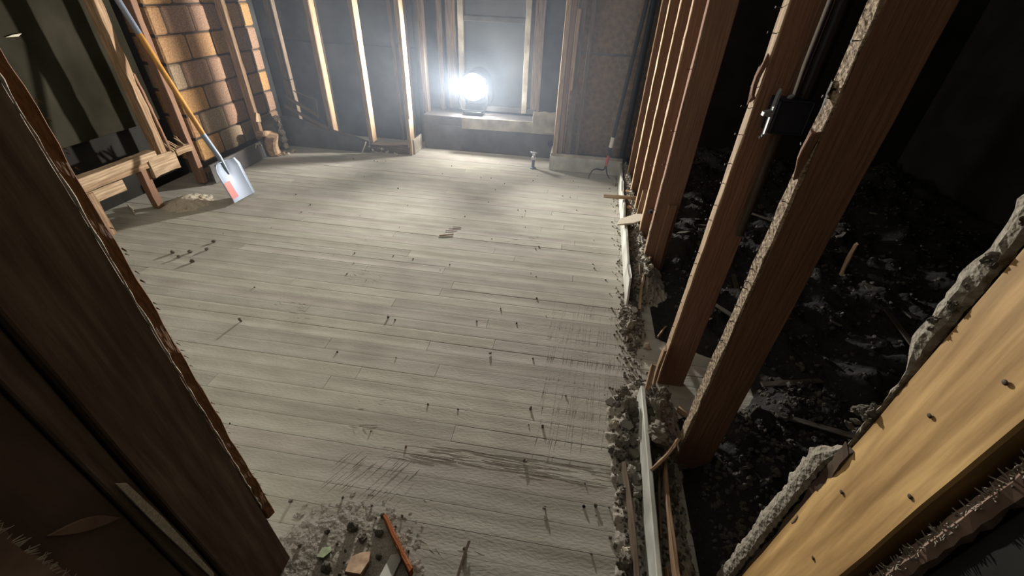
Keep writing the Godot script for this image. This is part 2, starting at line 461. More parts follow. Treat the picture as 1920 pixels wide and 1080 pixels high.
# ---------- window and the wall under it ----------
func build_window():
	var w := struct("window_1", box(0.92, 0.05, 0.10), M.sheath, at(Vector3(-0.90, 0.40, -4.86)))   # its bottom rail
	put("sash_stile", timber(0.055, 0.05, 2.0), M.white_old, w, at(Vector3(0.335, -0.02, 0.03)))
	put("sash_stile", timber(0.055, 0.05, 2.0), M.white_old, w, at(Vector3(-0.345, -0.02, 0.03)))
	put("casing", timber(0.10, 0.03, 2.1), M.stud_grey, w, at(Vector3(0.45, -0.02, 0.03)))
	put("casing", timber(0.10, 0.03, 2.1), M.stud_grey, w, at(Vector3(-0.45, -0.02, 0.03)))
	put("meeting_rail", box(0.66, 0.045, 0.045), M.sheath, w, at(Vector3(0, 0.83, 0.02)))
	put("pane", box(0.66, 0.8, 0.006, 0.001), M.pane, w, at(Vector3(0, 0.415, 0.0)))
	put("pane", box(0.66, 0.9, 0.006, 0.001), M.pane, w, at(Vector3(0, 1.31, 0.0)))
	wall_box("trim_1", Vector3(-1.62, 0.0, -4.92), Vector3(-0.2, 0.26, -4.55), M.sheet)        # masonry ledge under the window
	wall_box("trim_2", Vector3(-1.62, 0.26, -4.92), Vector3(-0.2, 0.352, -4.56), M.sheet)
	tag(put("apron_board", timber(0.115, 0.02, 1.0, 0.002, 10), M.white_old, null, along(Vector3(-1.19, 0.302, -4.535), Vector3(-0.19, 0.312, -4.535), Vector3.UP)), "dusty white apron board below the far window", "board")
	tag(put("plaster_patch", slab([Vector2(-0.11, -0.1), Vector2(0.13, -0.1), Vector2(0.13, 0.115), Vector2(0.05, 0.1), Vector2(0.0, 0.11), Vector2(-0.06, 0.1), Vector2(-0.12, 0.105), Vector2(-0.13, 0.03)], 0.018), M.white_old, null, at(Vector3(-0.31, 0.37, -4.523))), "squarish remnant of white plaster at the right end of the apron board", "plaster")
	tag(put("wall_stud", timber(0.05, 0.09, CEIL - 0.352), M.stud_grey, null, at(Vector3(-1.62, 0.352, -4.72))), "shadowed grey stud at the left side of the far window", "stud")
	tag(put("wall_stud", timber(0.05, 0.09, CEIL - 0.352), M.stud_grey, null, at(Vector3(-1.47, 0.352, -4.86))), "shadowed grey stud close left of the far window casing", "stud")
	tag(put("sheathing_panel", box(0.32, 1.2, 0.012), M.sheath, null, at(Vector3(-0.24, 0.99, -4.90))), "dull panel filling the wall right of the far window", "panel")
	tag(put("pipe_stub", tube([Vector3(0, 0, 0), Vector3(0, 0.02, 0)], 0.03), M.black, null, along(Vector3(-0.235, 0.16, -4.55), Vector3(-0.235, 0.16, -4.5))), "round dark pipe end poking from the wall behind the capped floor pipe", "pipe")
	# capped pipe standing in the floor
	var o := thing("floor_pipe", "short chrome capped pipe standing up out of the floorboards", "pipe", Vector3(-0.372, 0, -4.20))
	put("stem", tube([Vector3(0, -0.01, 0), Vector3(0, 0.09, 0)], 0.016, 14), M.steel, o)
	put("collar", lathe([[0.030, 0.0], [0.032, 0.006], [0.020, 0.012]], 18), M.steel, o)
	put("valve", lathe([[0.017, 0.088], [0.023, 0.092], [0.024, 0.118], [0.018, 0.122], [0.014, 0.145], [0.013, 0.158]], 16), M.chrome, o)
	put("cap", lathe([[0.008, 0.156], [0.032, 0.158], [0.036, 0.165], [0.034, 0.172], [0.01, 0.176]], 20), M.chrome, o)

# ---------- the boxed corner right of the window ----------
func build_back_corner():
	wall_box("baseboard_back", Vector3(-0.20, 0.0, -4.215), Vector3(0.50, 0.145, -4.195), M.white)
	wall_box("baseboard_side", Vector3(-0.21, 0.0, -4.52), Vector3(-0.19, 0.145, -4.197), M.white)
	tag(put("moulding", timber(0.02, 0.028, 0.70), M.white_old, null, along(Vector3(-0.20, 0.155, -4.205), Vector3(0.50, 0.155, -4.205))), "moulded cap along the white baseboard in the far right corner", "moulding")
	tag(put("sole_plate", timber(0.09, 0.045, 0.66), M.stud_old, null, along(Vector3(-0.185, 0.1, -4.27), Vector3(0.475, 0.1, -4.27), Vector3.BACK)), "dark sole plate behind the far corner baseboard", "plate")
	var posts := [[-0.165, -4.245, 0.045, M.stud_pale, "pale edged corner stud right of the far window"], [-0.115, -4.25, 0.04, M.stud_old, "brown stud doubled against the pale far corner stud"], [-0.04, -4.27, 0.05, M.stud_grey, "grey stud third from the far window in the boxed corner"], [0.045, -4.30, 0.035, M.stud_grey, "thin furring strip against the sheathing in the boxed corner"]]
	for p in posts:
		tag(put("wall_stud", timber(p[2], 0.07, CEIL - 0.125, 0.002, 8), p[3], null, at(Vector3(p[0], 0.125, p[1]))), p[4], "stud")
	tag(put("nailing_block", timber(0.035, 0.03, 0.62, 0.002, 4), M.stud_pale, null, at(Vector3(-0.075, 0.75, -4.215))), "short pale batten nailed high on the boxed corner studs", "batten")
	tag(put("sheathing_panel", box(0.75, 0.90, 0.016), M.osb, null, at(Vector3(0.285, 0.575, -4.40))), "brown chipboard panel low behind the long handled tool", "panel")
	tag(put("sheathing_panel", box(0.75, 1.55, 0.016), M.osb, null, at(Vector3(0.285, 1.815, -4.40))), "brown chipboard panel above the seam in the far right corner", "panel")
	# leaning tool
	var o := thing("cultivator", "long black handled garden cultivator leaning in the far right corner", "garden tool", Vector3(0.345, 0.10, -4.12))
	var d := Vector3(0.10, 1.36, 0.02)
	put("handle", tube([d * 0.2, d * 1.0], 0.017, 12), M.black, o)
	put("tape", tube([d * 0.145, d * 0.215], 0.0185, 12), M.tape, o)
	put("ferrule", tube([d * 0.0, d * 0.06, d * 0.10, d * 0.15], [0.010, 0.014, 0.015, 0.0165], 12), M.red, o)
	put("shank", tube([d * 0.09, d * 0.15], 0.017, 12), M.black, o)
	put("tine", tube([d * 0.02, Vector3(-0.01, -0.015, 0.01), Vector3(-0.03, -0.018, 0.03), Vector3(-0.09, 0.0, 0.06), Vector3(-0.125, -0.01, 0.08), Vector3(-0.15, -0.06, 0.09), Vector3(-0.155, -0.095, 0.09)], [0.008, 0.007, 0.007, 0.007, 0.006, 0.005, 0.002], 8), M.rust, o)
	put("tine", tube([d * 0.02, Vector3(0.01, -0.02, 0.01), Vector3(0.02, -0.05, 0.03), Vector3(0.045, -0.09, 0.03), Vector3(0.06, -0.095, 0.03)], [0.008, 0.007, 0.006, 0.004, 0.002], 8), M.rust, o)
	tag(put("vent_pipe", tube([Vector3(0.50, 0.15, -4.30), Vector3(0.52, 1.3, -4.30), Vector3(0.52, CEIL, -4.30)], 0.028, 14), M.black), "black pipe rising in the corner behind the leaning tool", "pipe")

# ---------- stub wall left of the window ----------
func build_stub_wall():
	var zz := -4.32
	var post := thing("end_post", "bright pale post ending the stub wall left of the work light", "post", Vector3(-1.69, 0, zz))
	put("stud", timber(0.045, 0.10, CEIL, 0.004, 24), M.stud_pale, post)
	put("splintered_edge", timber(0.012, 0.02, 0.36, 0.006, 14, 0.002, 0.05), M.stud_pale, post, at(Vector3(0.018, 0.01, 0.055)))
	tag(put("wall_stud", timber(0.045, 0.10, CEIL - 0.1, 0.003, 14), M.stud, null, at(Vector3(-2.115, 0.1, zz))), "first lit tan stud left of the bright end post", "stud")
	tag(put("wall_stud", timber(0.05, 0.10, CEIL - 0.1, 0.003, 14), M.stud, null, at(Vector3(-2.545, 0.1, zz))), "second lit tan stud left of the bright end post", "stud")
	var s := thing("wall_stud", "dim notched stud above the lath sticks in the far left corner", "stud", Vector3(-2.93, 0.08, zz))
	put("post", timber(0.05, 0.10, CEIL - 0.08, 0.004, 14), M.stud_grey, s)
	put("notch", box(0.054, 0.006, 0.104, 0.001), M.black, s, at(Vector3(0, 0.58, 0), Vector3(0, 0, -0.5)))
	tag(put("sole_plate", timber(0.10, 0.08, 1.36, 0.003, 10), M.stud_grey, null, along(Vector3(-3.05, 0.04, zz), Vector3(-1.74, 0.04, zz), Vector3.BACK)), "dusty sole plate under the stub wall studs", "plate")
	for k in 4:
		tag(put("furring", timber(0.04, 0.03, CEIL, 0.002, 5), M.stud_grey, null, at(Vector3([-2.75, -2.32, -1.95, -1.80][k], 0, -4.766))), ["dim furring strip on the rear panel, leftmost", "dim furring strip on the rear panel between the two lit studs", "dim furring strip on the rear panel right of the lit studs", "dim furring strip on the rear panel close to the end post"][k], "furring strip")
	tag(put("rear_panel", box(1.7, 0.93, 0.012), M.sheath, null, at(Vector3(-2.58, 0.475, -4.79))), "lower dull grey panel behind the stub wall studs", "panel")
	tag(put("rear_panel", box(1.7, 1.6, 0.012), M.sheath, null, at(Vector3(-2.58, 1.75, -4.79))), "upper dull grey panel behind the stub wall studs", "panel")
	wall_box("baseboard_return", Vector3(-1.667, 0.0, -4.55), Vector3(-1.65, 0.15, -4.30), M.white_old)
	# broken dark board leaning along the foot of the stub wall
	var sheet := thing("broken_board", "dark grey broken board propped along the foot of the stub wall", "board", Vector3(0, 0, -4.235))
	put("face", slab([Vector2(-3.06, 0.0), Vector2(-2.13, 0.0), Vector2(-2.12, 0.125), Vector2(-2.3, 0.16), Vector2(-2.55, 0.215), Vector2(-2.8, 0.275), Vector2(-3.0, 0.315), Vector2(-3.08, 0.30)], 0.018), M.sheet, sheet, at(Vector3.ZERO, Vector3(-0.06, 0, 0)))
	put("split_strip", timber(0.02, 0.012, 0.5, 0.004, 8, 0.002, 0.02), M.stud_grey, sheet, along(Vector3(-2.75, 0.25, 0.012), Vector3(-2.28, 0.17, 0.01)))
	var laths := [[Vector3(-2.98, 0.42, -4.22), Vector3(-2.52, 0.22, -4.20), "grey lath slanting down from the dim notched stud, lower of two"], [Vector3(-2.95, 0.50, -4.24), Vector3(-2.62, 0.34, -4.22), "grey lath slanting down from the dim notched stud, upper of two"], [Vector3(-2.85, 0.555, -4.25), Vector3(-2.63, 0.49, -4.25), "thin wire like strip sticking out right of the dim notched stud"], [Vector3(-2.63, 0.49, -4.25), Vector3(-2.64, 0.31, -4.23), "thin strip hanging down beside the slanting laths"]]
	for k in 4:
		var a: Vector3 = laths[k][0]; var b: Vector3 = laths[k][1]
		var w := 0.035 if k < 2 else 0.01
		tag(put("lath", timber(0.010, w, a.distance_to(b), 0.003, 6, 0.002, 0.01), M.stud_grey, null, along(a, b, Vector3.BACK)), laths[k][2], "lath")
	# crumbled plaster by the first stud's foot
	for k in 15:
		var p := Vector3(rng.randf_range(-2.12, -1.78), 0.0, rng.randf_range(-4.25, -4.17))
		p.y = 0.09 * clampf((-1.78 - p.x) / 0.3, 0.1, 1.0)
		crumb(p * Vector3(1, 0, 1) + Vector3(0, rng.randf_range(0.005, maxf(p.y, 0.012)), 0), rng.randf_range(0.015, 0.035), M.plaster_pale, "pale plaster crumb heaped between the lit stud and the end post", "plaster crumbs by the end post")
	tag(put("lath", timber(0.012, 0.012, 0.13, 0.002, 4, 0.002, 0.01), M.plaster_pale, null, along(Vector3(-2.19, 0.0, -4.16), Vector3(-2.14, 0.125, -4.21))), "short white stick leaning at the right end of the dark broken board", "stick")

func crumb(p: Vector3, size: float, m: Material, label: String, group: String, category := "crumb", called := "plaster_crumb"):
	var o := put(called, (lump_meshes[rng.randi() % 5] if size > 0.026 else chunk_meshes[rng.randi() % 10]), m, null, at(p, Vector3(rng.randf() * TAU, rng.randf() * TAU, rng.randf() * TAU), Vector3(1, rng.randf_range(0.55, 0.9), rng.randf_range(0.7, 1.1)) * size))
	tag(o, label, category, group)

# ---------- left wall ----------
func build_left_wall():
	# block chimney behind the studs
	var ch := thing("chimney", "tan block chimney standing behind the left wall studs", "chimney", Vector3(-3.38, 0.0, -3.87))
	put("core", box(0.26, CEIL, 1.16, 0.002), M.mortar, ch, at(Vector3(-0.005, CEIL / 2, 0)))
	var y := 0.12; var row := 0
	while y < CEIL - 0.2:
		var cuts := [-0.59, -0.29, 0.01, 0.30, 0.59] if row % 2 == 0 else [-0.59, -0.44, -0.14, 0.16, 0.45, 0.59]
		for k in cuts.size() - 1:
			var l: float = cuts[k + 1] - cuts[k] - 0.010
			put("brick", box(0.27, 0.185, l, 0.012), M.brick[rng.randi() % 5], ch, at(Vector3(rng.randf_range(-0.004, 0.006), y + 0.0925, (cuts[k] + cuts[k + 1]) / 2)))
		y += 0.195; row += 1
	wall_box("wall_left_recess", Vector3(-3.52, 0.0, -3.27), Vector3(-3.44, CEIL, -0.51), M.grime)
	wall_box("wall_left_corner", Vector3(-3.52, 0.0, -4.80), Vector3(-3.44, CEIL, -4.47), M.sheath)
	# studs
	var s1 := thing("wall_stud", "tall split tan stud left of the shovel handle", "stud", Vector3(-3.13, 0.30, -2.80))
	put("post", timber(0.08, 0.055, CEIL - 0.30, 0.008, 30), M.stud, s1)
	put("split_piece", timber(0.03, 0.02, 0.62, 0.006, 12, 0.003, 0.04), M.stud_old, s1, along(Vector3(0.035, 0.02, -0.06), Vector3(0.03, 0.62, -0.03)))
	tag(put("wall_stud", timber(0.07, 0.05, CEIL - 0.02, 0.006, 24), M.stud_old, null, at(Vector3(-3.14, 0.02, -3.08))), "rough brown stud behind the shovel handle", "stud")
	tag(put("wall_stud", timber(0.07, 0.045, CEIL - 0.15, 0.004, 24), M.stud, null, at(Vector3(-3.13, 0.15, -3.93))), "slim tan stud right of the lit chimney blocks", "stud")
	tag(put("wall_stud", timber(0.07, 0.05, CEIL, 0.004, 10), M.stud_old, null, at(Vector3(-3.14, 0.0, -1.9))), "hidden brown stud behind the near jamb on the left wall", "stud")
	tag(put("wall_panel", box(0.012, 1.9, 1.1), M.wrap, null, at(Vector3(-3.40, 1.45, -2.62))), "dark greenish wrapped panel on the far left wall", "panel")
	var hl := [[0.93, -2.30], [0.78, -2.28], [1.15, -2.45], [0.62, -2.1]]
	for k in 4:
		tag(put("torn_strip", slab([Vector2(-0.05, 0), Vector2(0, 0.006), Vector2(0.05, 0.004), Vector2(0.02, -0.008)], 0.004), M.plaster_pale, null, at(Vector3(-3.385, hl[k][0], hl[k][1]), Vector3(0, PI / 2, 0.1))), ["bright torn strip on the dark wrapped panel, topmost but one", "bright torn strip on the dark wrapped panel, second lowest", "faint torn strip highest on the dark wrapped panel", "torn strip low on the dark wrapped panel by the low frame"][k], "strip")
	# ledge of the old hearth
	tag(put("ledge_board", timber(0.056, 0.075, 0.88, 0.004, 14), M.stud_pale, null, along(Vector3(-3.118, 0.376, -2.725), Vector3(-3.118, 0.376, -1.845), Vector3.UP)), "pale top rail of the low frame on the left wall", "rail")
	tag(put("ledge_board", timber(0.042, 0.06, 0.80, 0.004, 12), M.stud, null, along(Vector3(-3.118, 0.324, -2.645), Vector3(-3.118, 0.324, -1.845), Vector3.UP)), "tan rail directly under the pale top rail on the left wall", "rail")
	tag(put("ledge_board", timber(0.078, 0.03, 0.555, 0.004, 8), M.stud_pale, null, along(Vector3(-3.10, 0.262, -2.40), Vector3(-3.10, 0.262, -1.845), Vector3.UP)), "short dusty board under the tan rail on the left wall", "board")
	tag(put("nailer_block", timber(0.135, 0.04, 0.24, 0.004, 5), M.stud_pale, null, along(Vector3(-3.10, 0.29, -2.88), Vector3(-3.10, 0.29, -2.66), Vector3.UP)), "square pale block at the far end of the low left frame", "block")
	tag(put("frame_leg", timber(0.05, 0.06, 0.30, 0.003, 6), M.stud_old, null, at(Vector3(-3.13, 0.0, -2.60))), "dark short leg under the low left frame", "post")
	tag(put("frame_leg", timber(0.045, 0.045, 0.30, 0.003, 6), M.stud, null, at(Vector3(-3.09, 0.0, -2.155))), "lit tan leg nearest the doorway under the low left frame", "post")
	tag(put("cross_rail", timber(0.05, 0.05, 0.16, 0.004, 5), M.stud, null, along(Vector3(-3.10, 0.335, -3.05), Vector3(-3.10, 0.335, -2.88), Vector3.UP)), "short rail joining the frame block to the rough brown stud", "rail")
	for k in 9:
		var a := Vector3(-3.08 + rng.randf_range(-0.04, 0.02), 0.345, -2.87 - k * 0.018)
		tag(put("splinter", splinter_meshes[k % 6], M.stud_pale, null, along(a, a + Vector3(-0.02, 0.07, rng.randf_range(0.0, 0.07))) * Transform3D(Basis.from_scale(Vector3(0.09, rng.randf_range(0.07, 0.12), 0.07)))), "thin upright splinter on the short rail beside the frame block", "splinter", "splinters on the short rail")
	tag(put("sole_plate", timber(0.09, 0.09, 1.05, 0.003, 8), M.stud_grey, null, along(Vector3(-3.15, 0.045, -4.18), Vector3(-3.15, 0.045, -3.13), Vector3.UP)), "dim sole plate at the foot of the chimney wall", "plate")
	tag(put("plank", timber(0.018, 0.16, 0.9, 0.003, 8), M.sheet, null, along(Vector3(-3.06, 0.085, -4.0), Vector3(-3.04, 0.085, -3.1))), "shadowed baseboard plank leaning against the chimney wall sole plate", "plank")
	tag(put("floor_strip", timber(0.03, 0.008, 0.22, 0.003, 4, 0.002, 0.01), M.plaster_pale, null, along(Vector3(-3.36, 0.006, -2.56), Vector3(-3.18, 0.006, -2.44), Vector3.UP)), "pale strip lying in the dark under the low left frame", "strip")
	# broken plaster and brick stacked in the corner
	var lumps := [[Vector3(-3.06, 0.30, -4.15), 0.075], [Vector3(-3.05, 0.235, -4.16), 0.05], [Vector3(-3.03, 0.17, -4.13), 0.075], [Vector3(-3.02, 0.10, -4.12), 0.075], [Vector3(-3.0, 0.035, -4.10), 0.08]]
	for k in 5:
		tag(put("rubble_lump", chunk_meshes[k], M.plaster_pale, null, at(lumps[k][0], Vector3(k, k * 2.0, 0), Vector3(1.2, 0.9, 1.0) * lumps[k][1])), ["topmost pale lump in the column of rubble in the far left corner", "small lump second from the top in the far left corner rubble", "third lump down in the far left corner rubble", "fourth lump down in the far left corner rubble", "lowest lump in the far left corner rubble, on the floor"][k], "rubble")
	tag(put("concrete_lump", box(0.16, 0.12, 0.22, 0.02), M.plaster_grey, null, at(Vector3(-3.13, 0.23, -4.10), Vector3(0.2, 0.4, 0.1))), "dark square lump behind the rubble column in the far left corner", "rubble")
	tag(put("concrete_lump", box(0.18, 0.14, 0.20, 0.02), M.plaster_grey, null, at(Vector3(-3.12, 0.10, -4.06), Vector3(0.1, 0.2, 0.0))), "lower dark square lump behind the far left corner rubble", "rubble")
	tag(put("tan_block", box(0.09, 0.055, 0.22, 0.012), M.tan, null, at(Vector3(-3.06, 0.205, -3.93), Vector3(-0.25, 0.15, 0.1))), "tan slanting block lying across the far left rubble", "block")
	tag(put("tan_block", timber(0.10, 0.12, 0.20, 0.012, 6, 0.02), M.tan, null, at(Vector3(-3.02, 0.01, -3.92), Vector3(0.15, 0.3, -0.2))), "tan lump of broken plaster standing below the slanting block", "plaster")
	tag(put("nail_plate", slab([Vector2(-0.04, -0.03), Vector2(0.035, -0.045), Vector2(0.04, 0.03), Vector2(0, 0.05)], 0.01), M.stud_pale, null, at(Vector3(-3.085, 0.36, -3.91), Vector3(0, PI / 2, 0))), "small diamond shaped chip stuck to the slim tan stud", "chip")
	for k in 3:
		tag(put("twig", timber(0.014, 0.01, 0.09, 0.002, 3), M.plaster_pale, null, along(Vector3(-3.06, 0.115, -3.72 - k * 0.05), Vector3(-3.02, 0.16, -3.70 - k * 0.03))), ["white stick nearest the shovel on the shadowed plank", "middle white stick on the shadowed plank", "white stick nearest the tan blocks on the shadowed plank"][k], "stick")
	for k in 14:
		var p := Vector3(-3.0 + rng.randf_range(-0.06, 0.13), 0.012, -3.95 + rng.randf_range(-0.12, 0.1))
		crumb(p, rng.randf_range(0.012, 0.035), M.tan if k % 3 else M.plaster_pale, "tan crumb spilled at the foot of the far left rubble", "crumbs below the far left rubble")
	stuff("dust_pile", mound(-3.1, -2.75, -2.95, -2.5, 36, 40, func(x, z): return 0.06 * (1.0 - Vector2((x + 2.98) / 0.17, (z + 2.72) / 0.17).length()) + 0.016 * noise.get_noise_2d(x * 22, z * 22)), M.plaster_pale, "pale heap of plaster dust between the low left frame and the shovel", "dust")
	for k in 14:
		var p := Vector3(-2.97 + rng.randfn() * 0.06, 0.02, -2.74 + rng.randfn() * 0.08)
		crumb(p, rng.randf_range(0.012, 0.04), M.plaster_pale if k % 2 else M.tan, "pale crumb on the dust heap left of the shovel blade", "crumbs left of the shovel")

# ---------- shovel ----------
func build_shovel():
	var tip := Vector3(-2.615, 0.008, -2.88)
	var top := Vector3(-3.085, 1.40, -2.925)
	var up := (top - tip).normalized()
	var o := thing("shovel", "steel shovel with a yellow wooden handle leaning on the left wall", "shovel", tip)
	var side := Vector3(0, 0, -1).slide(up).normalized()
	var n := side.cross(up).normalized()   # out of the blade, towards the room
	if n.x < 0: n = -n
	var rings := []
	for i in 13:
		var t := i / 12.0
		var l := 0.30 * t
		var half := 0.125 + 0.006 * t if t < 0.85 else 0.131 - 0.03 * (t - 0.85) / 0.15
		var outer := PackedVector3Array(); var inner := PackedVector3Array()
		for k in 13:
			var u := k / 6.0 - 1.0
			var dish := 0.030 * u * u * (0.5 + 0.5 * t) + 0.012 * t * t - 0.014 * exp(-u * u * 40.0) * smoothstep(0.45, 1.0, t)
			var p := up * l + side * (u * half) + n * dish
			outer.append(p + n * 0.001); inner.append(p - n * 0.001)
		inner.reverse()
		outer.append_array(inner); rings.append(outer)
	var blade := put("blade", loft(rings, false), M.steel, o)
	var step := tube([up * 0.295 - side * 0.10 + n * 0.03, up * 0.302 - side * 0.05 + n * 0.015, up * 0.302 + side * 0.05 + n * 0.015, up * 0.295 + side * 0.10 + n * 0.03], 0.006, 8)
	put("step", step, M.steel, blade)
	# red label, following the dish of the blade
	var st := SurfaceTool.new(); st.begin(Mesh.PRIMITIVE_TRIANGLES)
	var lr := []
	for i in 5:
		var r := PackedVector3Array()
		for k in 5:
			var l := 0.03 + 0.13 * i / 4.0; var u := -0.28 + -0.62 * k / 4.0; var t := l / 0.30
			r.append(up * l - side * (u * -0.128) + n * (0.030 * u * u * (0.5 + 0.5 * t) + 0.012 * t * t + 0.0022))
		lr.append(r)
	loft_into(st, lr, false, false, false); st.generate_normals()
	put("label", st.commit(), M.pink, blade)
	put("socket", tube([up * 0.20 + n * 0.004, up * 0.27 + n * 0.006, up * 0.34 + n * 0.012, up * 0.42 + n * 0.004, up * 0.52 - n * 0.003], [0.006, 0.016, 0.019, 0.020, 0.0205], 14), M.steel, o)
	put("handle", tube([up * 0.50 - n * 0.002, up * 0.9 - n * 0.004, up * 1.3 - n * 0.002, up * 1.46], [0.0185, 0.0185, 0.0185, 0.017], 14), M.ash, o)
	put("grip", tube([up * 1.20 - n * 0.003, up * 1.47], 0.0195, 14), M.steel, o)

# ---------- right wall ----------
func nail(parent: Node, a: Vector3, d: Vector3, l := 0.02):
	var b := a + d.normalized() * l
	put("nail", tube([a, b, b + d.normalized() * 0.0012], [0.0013, 0.0013, 0.0034], 6, true), M.rust, parent)

func right_stud(label: String, x: float, z: float, w: float, t: float, y0: float, m: Material, edge: Material, nails: Array, worn := 0.003):
	var o := thing("wall_stud", label, "stud", Vector3(x, y0, z))
	put("post", timber(w, t, CEIL - y0, worn * 0.5, 20), m, o, at(Vector3(w / 2 + 0.004, 0, 0)))
	put("face", timber(0.008, t * 0.98, CEIL - y0, worn, 60, 0.002), edge, o, at(Vector3(0.004, 0, 0)))
	for y in nails: nail(o, Vector3(0.004, y - y0, rng.randf_range(-0.012, 0.012)), Vector3(-1, rng.randf_range(-0.3, 0.25), rng.randf_range(-0.3, 0.3)), rng.randf_range(0.012, 0.028))
	return o

func build_right_wall():
	var s1: Node3D = right_stud("thick rough sawn brown stud nearest the camera on the right wall", 0.53, -1.045, 0.125, 0.048, 0.0, M.stud_old, M.sawn, [1.44, 1.33, 1.24, 1.21, 0.95, 0.90, 0.86, 0.84, 0.78, 0.73, 0.64, 0.56, 1.10], 0.006)
	put("splinter", timber(0.02, 0.014, 0.10, 0.004, 5, 0.002, 0.02), M.stud_old, s1, along(Vector3(-0.004, 1.17, 0.01), Vector3(-0.012, 1.26, 0.018)))
	var s2: Node3D = right_stud("brown stud with a pale straight edge beside the electrical box", 0.525, -1.478, 0.115, 0.046, 0.0, M.stud_old, M.stud_pale, [1.48, 1.42, 1.28, 1.22, 1.14, 1.05, 0.98, 0.90, 0.84, 0.70, 0.66, 0.60, 0.46, 0.33, 0.27], 0.002)
	put("splinter", timber(0.012, 0.02, 0.12, 0.004, 5, 0.002, 0.02), M.stud_old, s2, along(Vector3(-0.006, 1.24, 0.012), Vector3(-0.004, 1.36, 0.02)))
	var s3: Node3D = right_stud("rough edged stud at the far side of the gap in the right wall", 0.53, -2.43, 0.13, 0.045, 0.0, M.stud_old, M.sawn, [1.2, 0.9, 0.72, 0.45, 0.36], 0.006)
	put("backing_strip", timber(0.05, 0.02, 0.5, 0.003, 5), M.stud_old, s3, at(Vector3(0.09, 0, 0.034)))
	right_stud("stud with a bolt, next beyond the rough edged stud", 0.53, -2.74, 0.11, 0.045, 0.09, M.stud_old, M.stud_pale, [1.3, 1.0, 0.6, 0.2])
	right_stud("fifth stud along the right wall, ending in rubble", 0.53, -3.12, 0.11, 0.045, 0.09, M.stud_old, M.stud_pale, [1.3, 0.86, 0.62])
	right_stud("sixth stud along the right wall towards the lamp", 0.53, -3.50, 0.11, 0.045, 0.09, M.stud_old, M.stud_pale, [1.2, 0.85, 0.55])
	right_stud("farthest stud of the right wall, by the leaning tool", 0.53, -3.90, 0.11, 0.045, 0.09, M.stud_old, M.stud, [])
	tag(put("cripple_stud", timber(0.04, 0.025, 0.27, 0.003, 6, 0.003, 0.02), M.stud, null, along(Vector3(0.535, 0.08, -2.93), Vector3(0.555, 0.38, -2.96))), "thin short batten standing between two far right wall studs", "batten")
	var bolt := thing("bolt_washer", "pale round washer on the stud beyond the rough edged one", "washer", Vector3(0.572, 0.31, -2.706))
	put("washer", lathe([[0.012, 0.0], [0.02, 0.001], [0.02, 0.004], [0.012, 0.005]], 16), M.steel, bolt, at(Vector3.ZERO, Vector3(PI / 2, 0, 0)))
	put("bolt", lathe([[0.009, 0.0], [0.009, 0.010], [0.004, 0.012]], 6, true), M.rust, bolt, at(Vector3.ZERO, Vector3(PI / 2, 0, 0)))
	tag(put("sole_plate", timber(0.10, 0.09, 1.75, 0.004, 14), M.stud_grey, null, along(Vector3(0.59, 0.045, -4.22), Vector3(0.59, 0.045, -2.47), Vector3.UP)), "dusty sole plate under the far right wall studs", "plate")
	# electrical box, cables, pipe
	var e := thing("electrical_box", "dark blue electrical box on the side of the pale edged stud", "electrical box", Vector3(0.612, 1.222, -1.41))
	var sides := [[Vector3(0.092, 0.004, 0.075), Vector3(0, 0.044, 0)], [Vector3(0.092, 0.004, 0.075), Vector3(0, -0.044, 0)], [Vector3(0.004, 0.092, 0.075), Vector3(0.044, 0, 0)], [Vector3(0.004, 0.092, 0.075), Vector3(-0.044, 0, 0)]]
	for w in sides: put("side", box(w[0].x, w[0].y, w[0].z, 0.001), M.navy, e, at(w[1]))
	put("face", box(0.086, 0.086, 0.066, 0.002), M.navy, e)
	put("mounting_bracket", slab([Vector2(-0.003, -0.06), Vector2(0.003, -0.06), Vector2(0.003, 0.06), Vector2(0.0, 0.072), Vector2(-0.003, 0.06), Vector2(-0.004, 0.015), Vector2(-0.024, 0.008), Vector2(-0.025, -0.002), Vector2(-0.004, -0.004)], 0.02), M.zinc, e, at(Vector3(-0.05, 0, 0.015)))
	put("screw", tube([Vector3(-0.046, -0.05, 0.03), Vector3(-0.062, -0.054, 0.034)], [0.0025, 0.004], 6), M.zinc, e)
	put("screw", tube([Vector3(-0.046, -0.058, 0.01), Vector3(-0.058, -0.066, 0.012)], [0.0025, 0.004], 6), M.zinc, e)
	put("clamp", box(0.018, 0.010, 0.014), M.zinc, e, at(Vector3(-0.018, 0.053, 0.02), Vector3(0, 0, 0.5)))
	tag(put("cable", tube([Vector3(0.604, 1.275, -1.40), Vector3(0.600, 1.36, -1.40), Vector3(0.600, 1.50, -1.40), Vector3(0.602, CEIL, -1.41)], 0.0042, 8), M.cable), "thin pale cable rising from the electrical box", "cable")
	tag(put("conduit", tube([Vector3(0.640, 1.270, -1.41), Vector3(0.642, 1.5, -1.41), Vector3(0.642, CEIL, -1.41)], 0.021, 14), M.black), "thick black conduit rising from the electrical box", "conduit")
	tag(put("cable", tube([Vector3(0.615, 1.27, -1.42), Vector3(0.615, 1.40, -1.42), Vector3(0.615, CEIL, -1.42)], 0.005, 8), M.navy), "dark blue cable between the pale cable and the conduit", "cable")
	tag(put("cable", tube([Vector3(0.61, 1.176, -1.41), Vector3(0.612, 1.05, -1.415), Vector3(0.615, 0.82, -1.42)], 0.012, 8), M.old_lath), "dim cable hanging below the electrical box", "cable")
	var br := thing("metal_strap", "bent shiny metal strap nailed to the thick rough stud", "strap", Vector3(0.522, 1.335, -1.05))
	put("plate", slab([Vector2(-0.022, -0.03), Vector2(0.020, 0.005), Vector2(0.022, 0.03), Vector2(0.008, 0.028), Vector2(-0.008, 0.0)], 0.003), M.chrome, br, at(Vector3(-0.004, 0, 0), Vector3(0, 1.2, 0)))
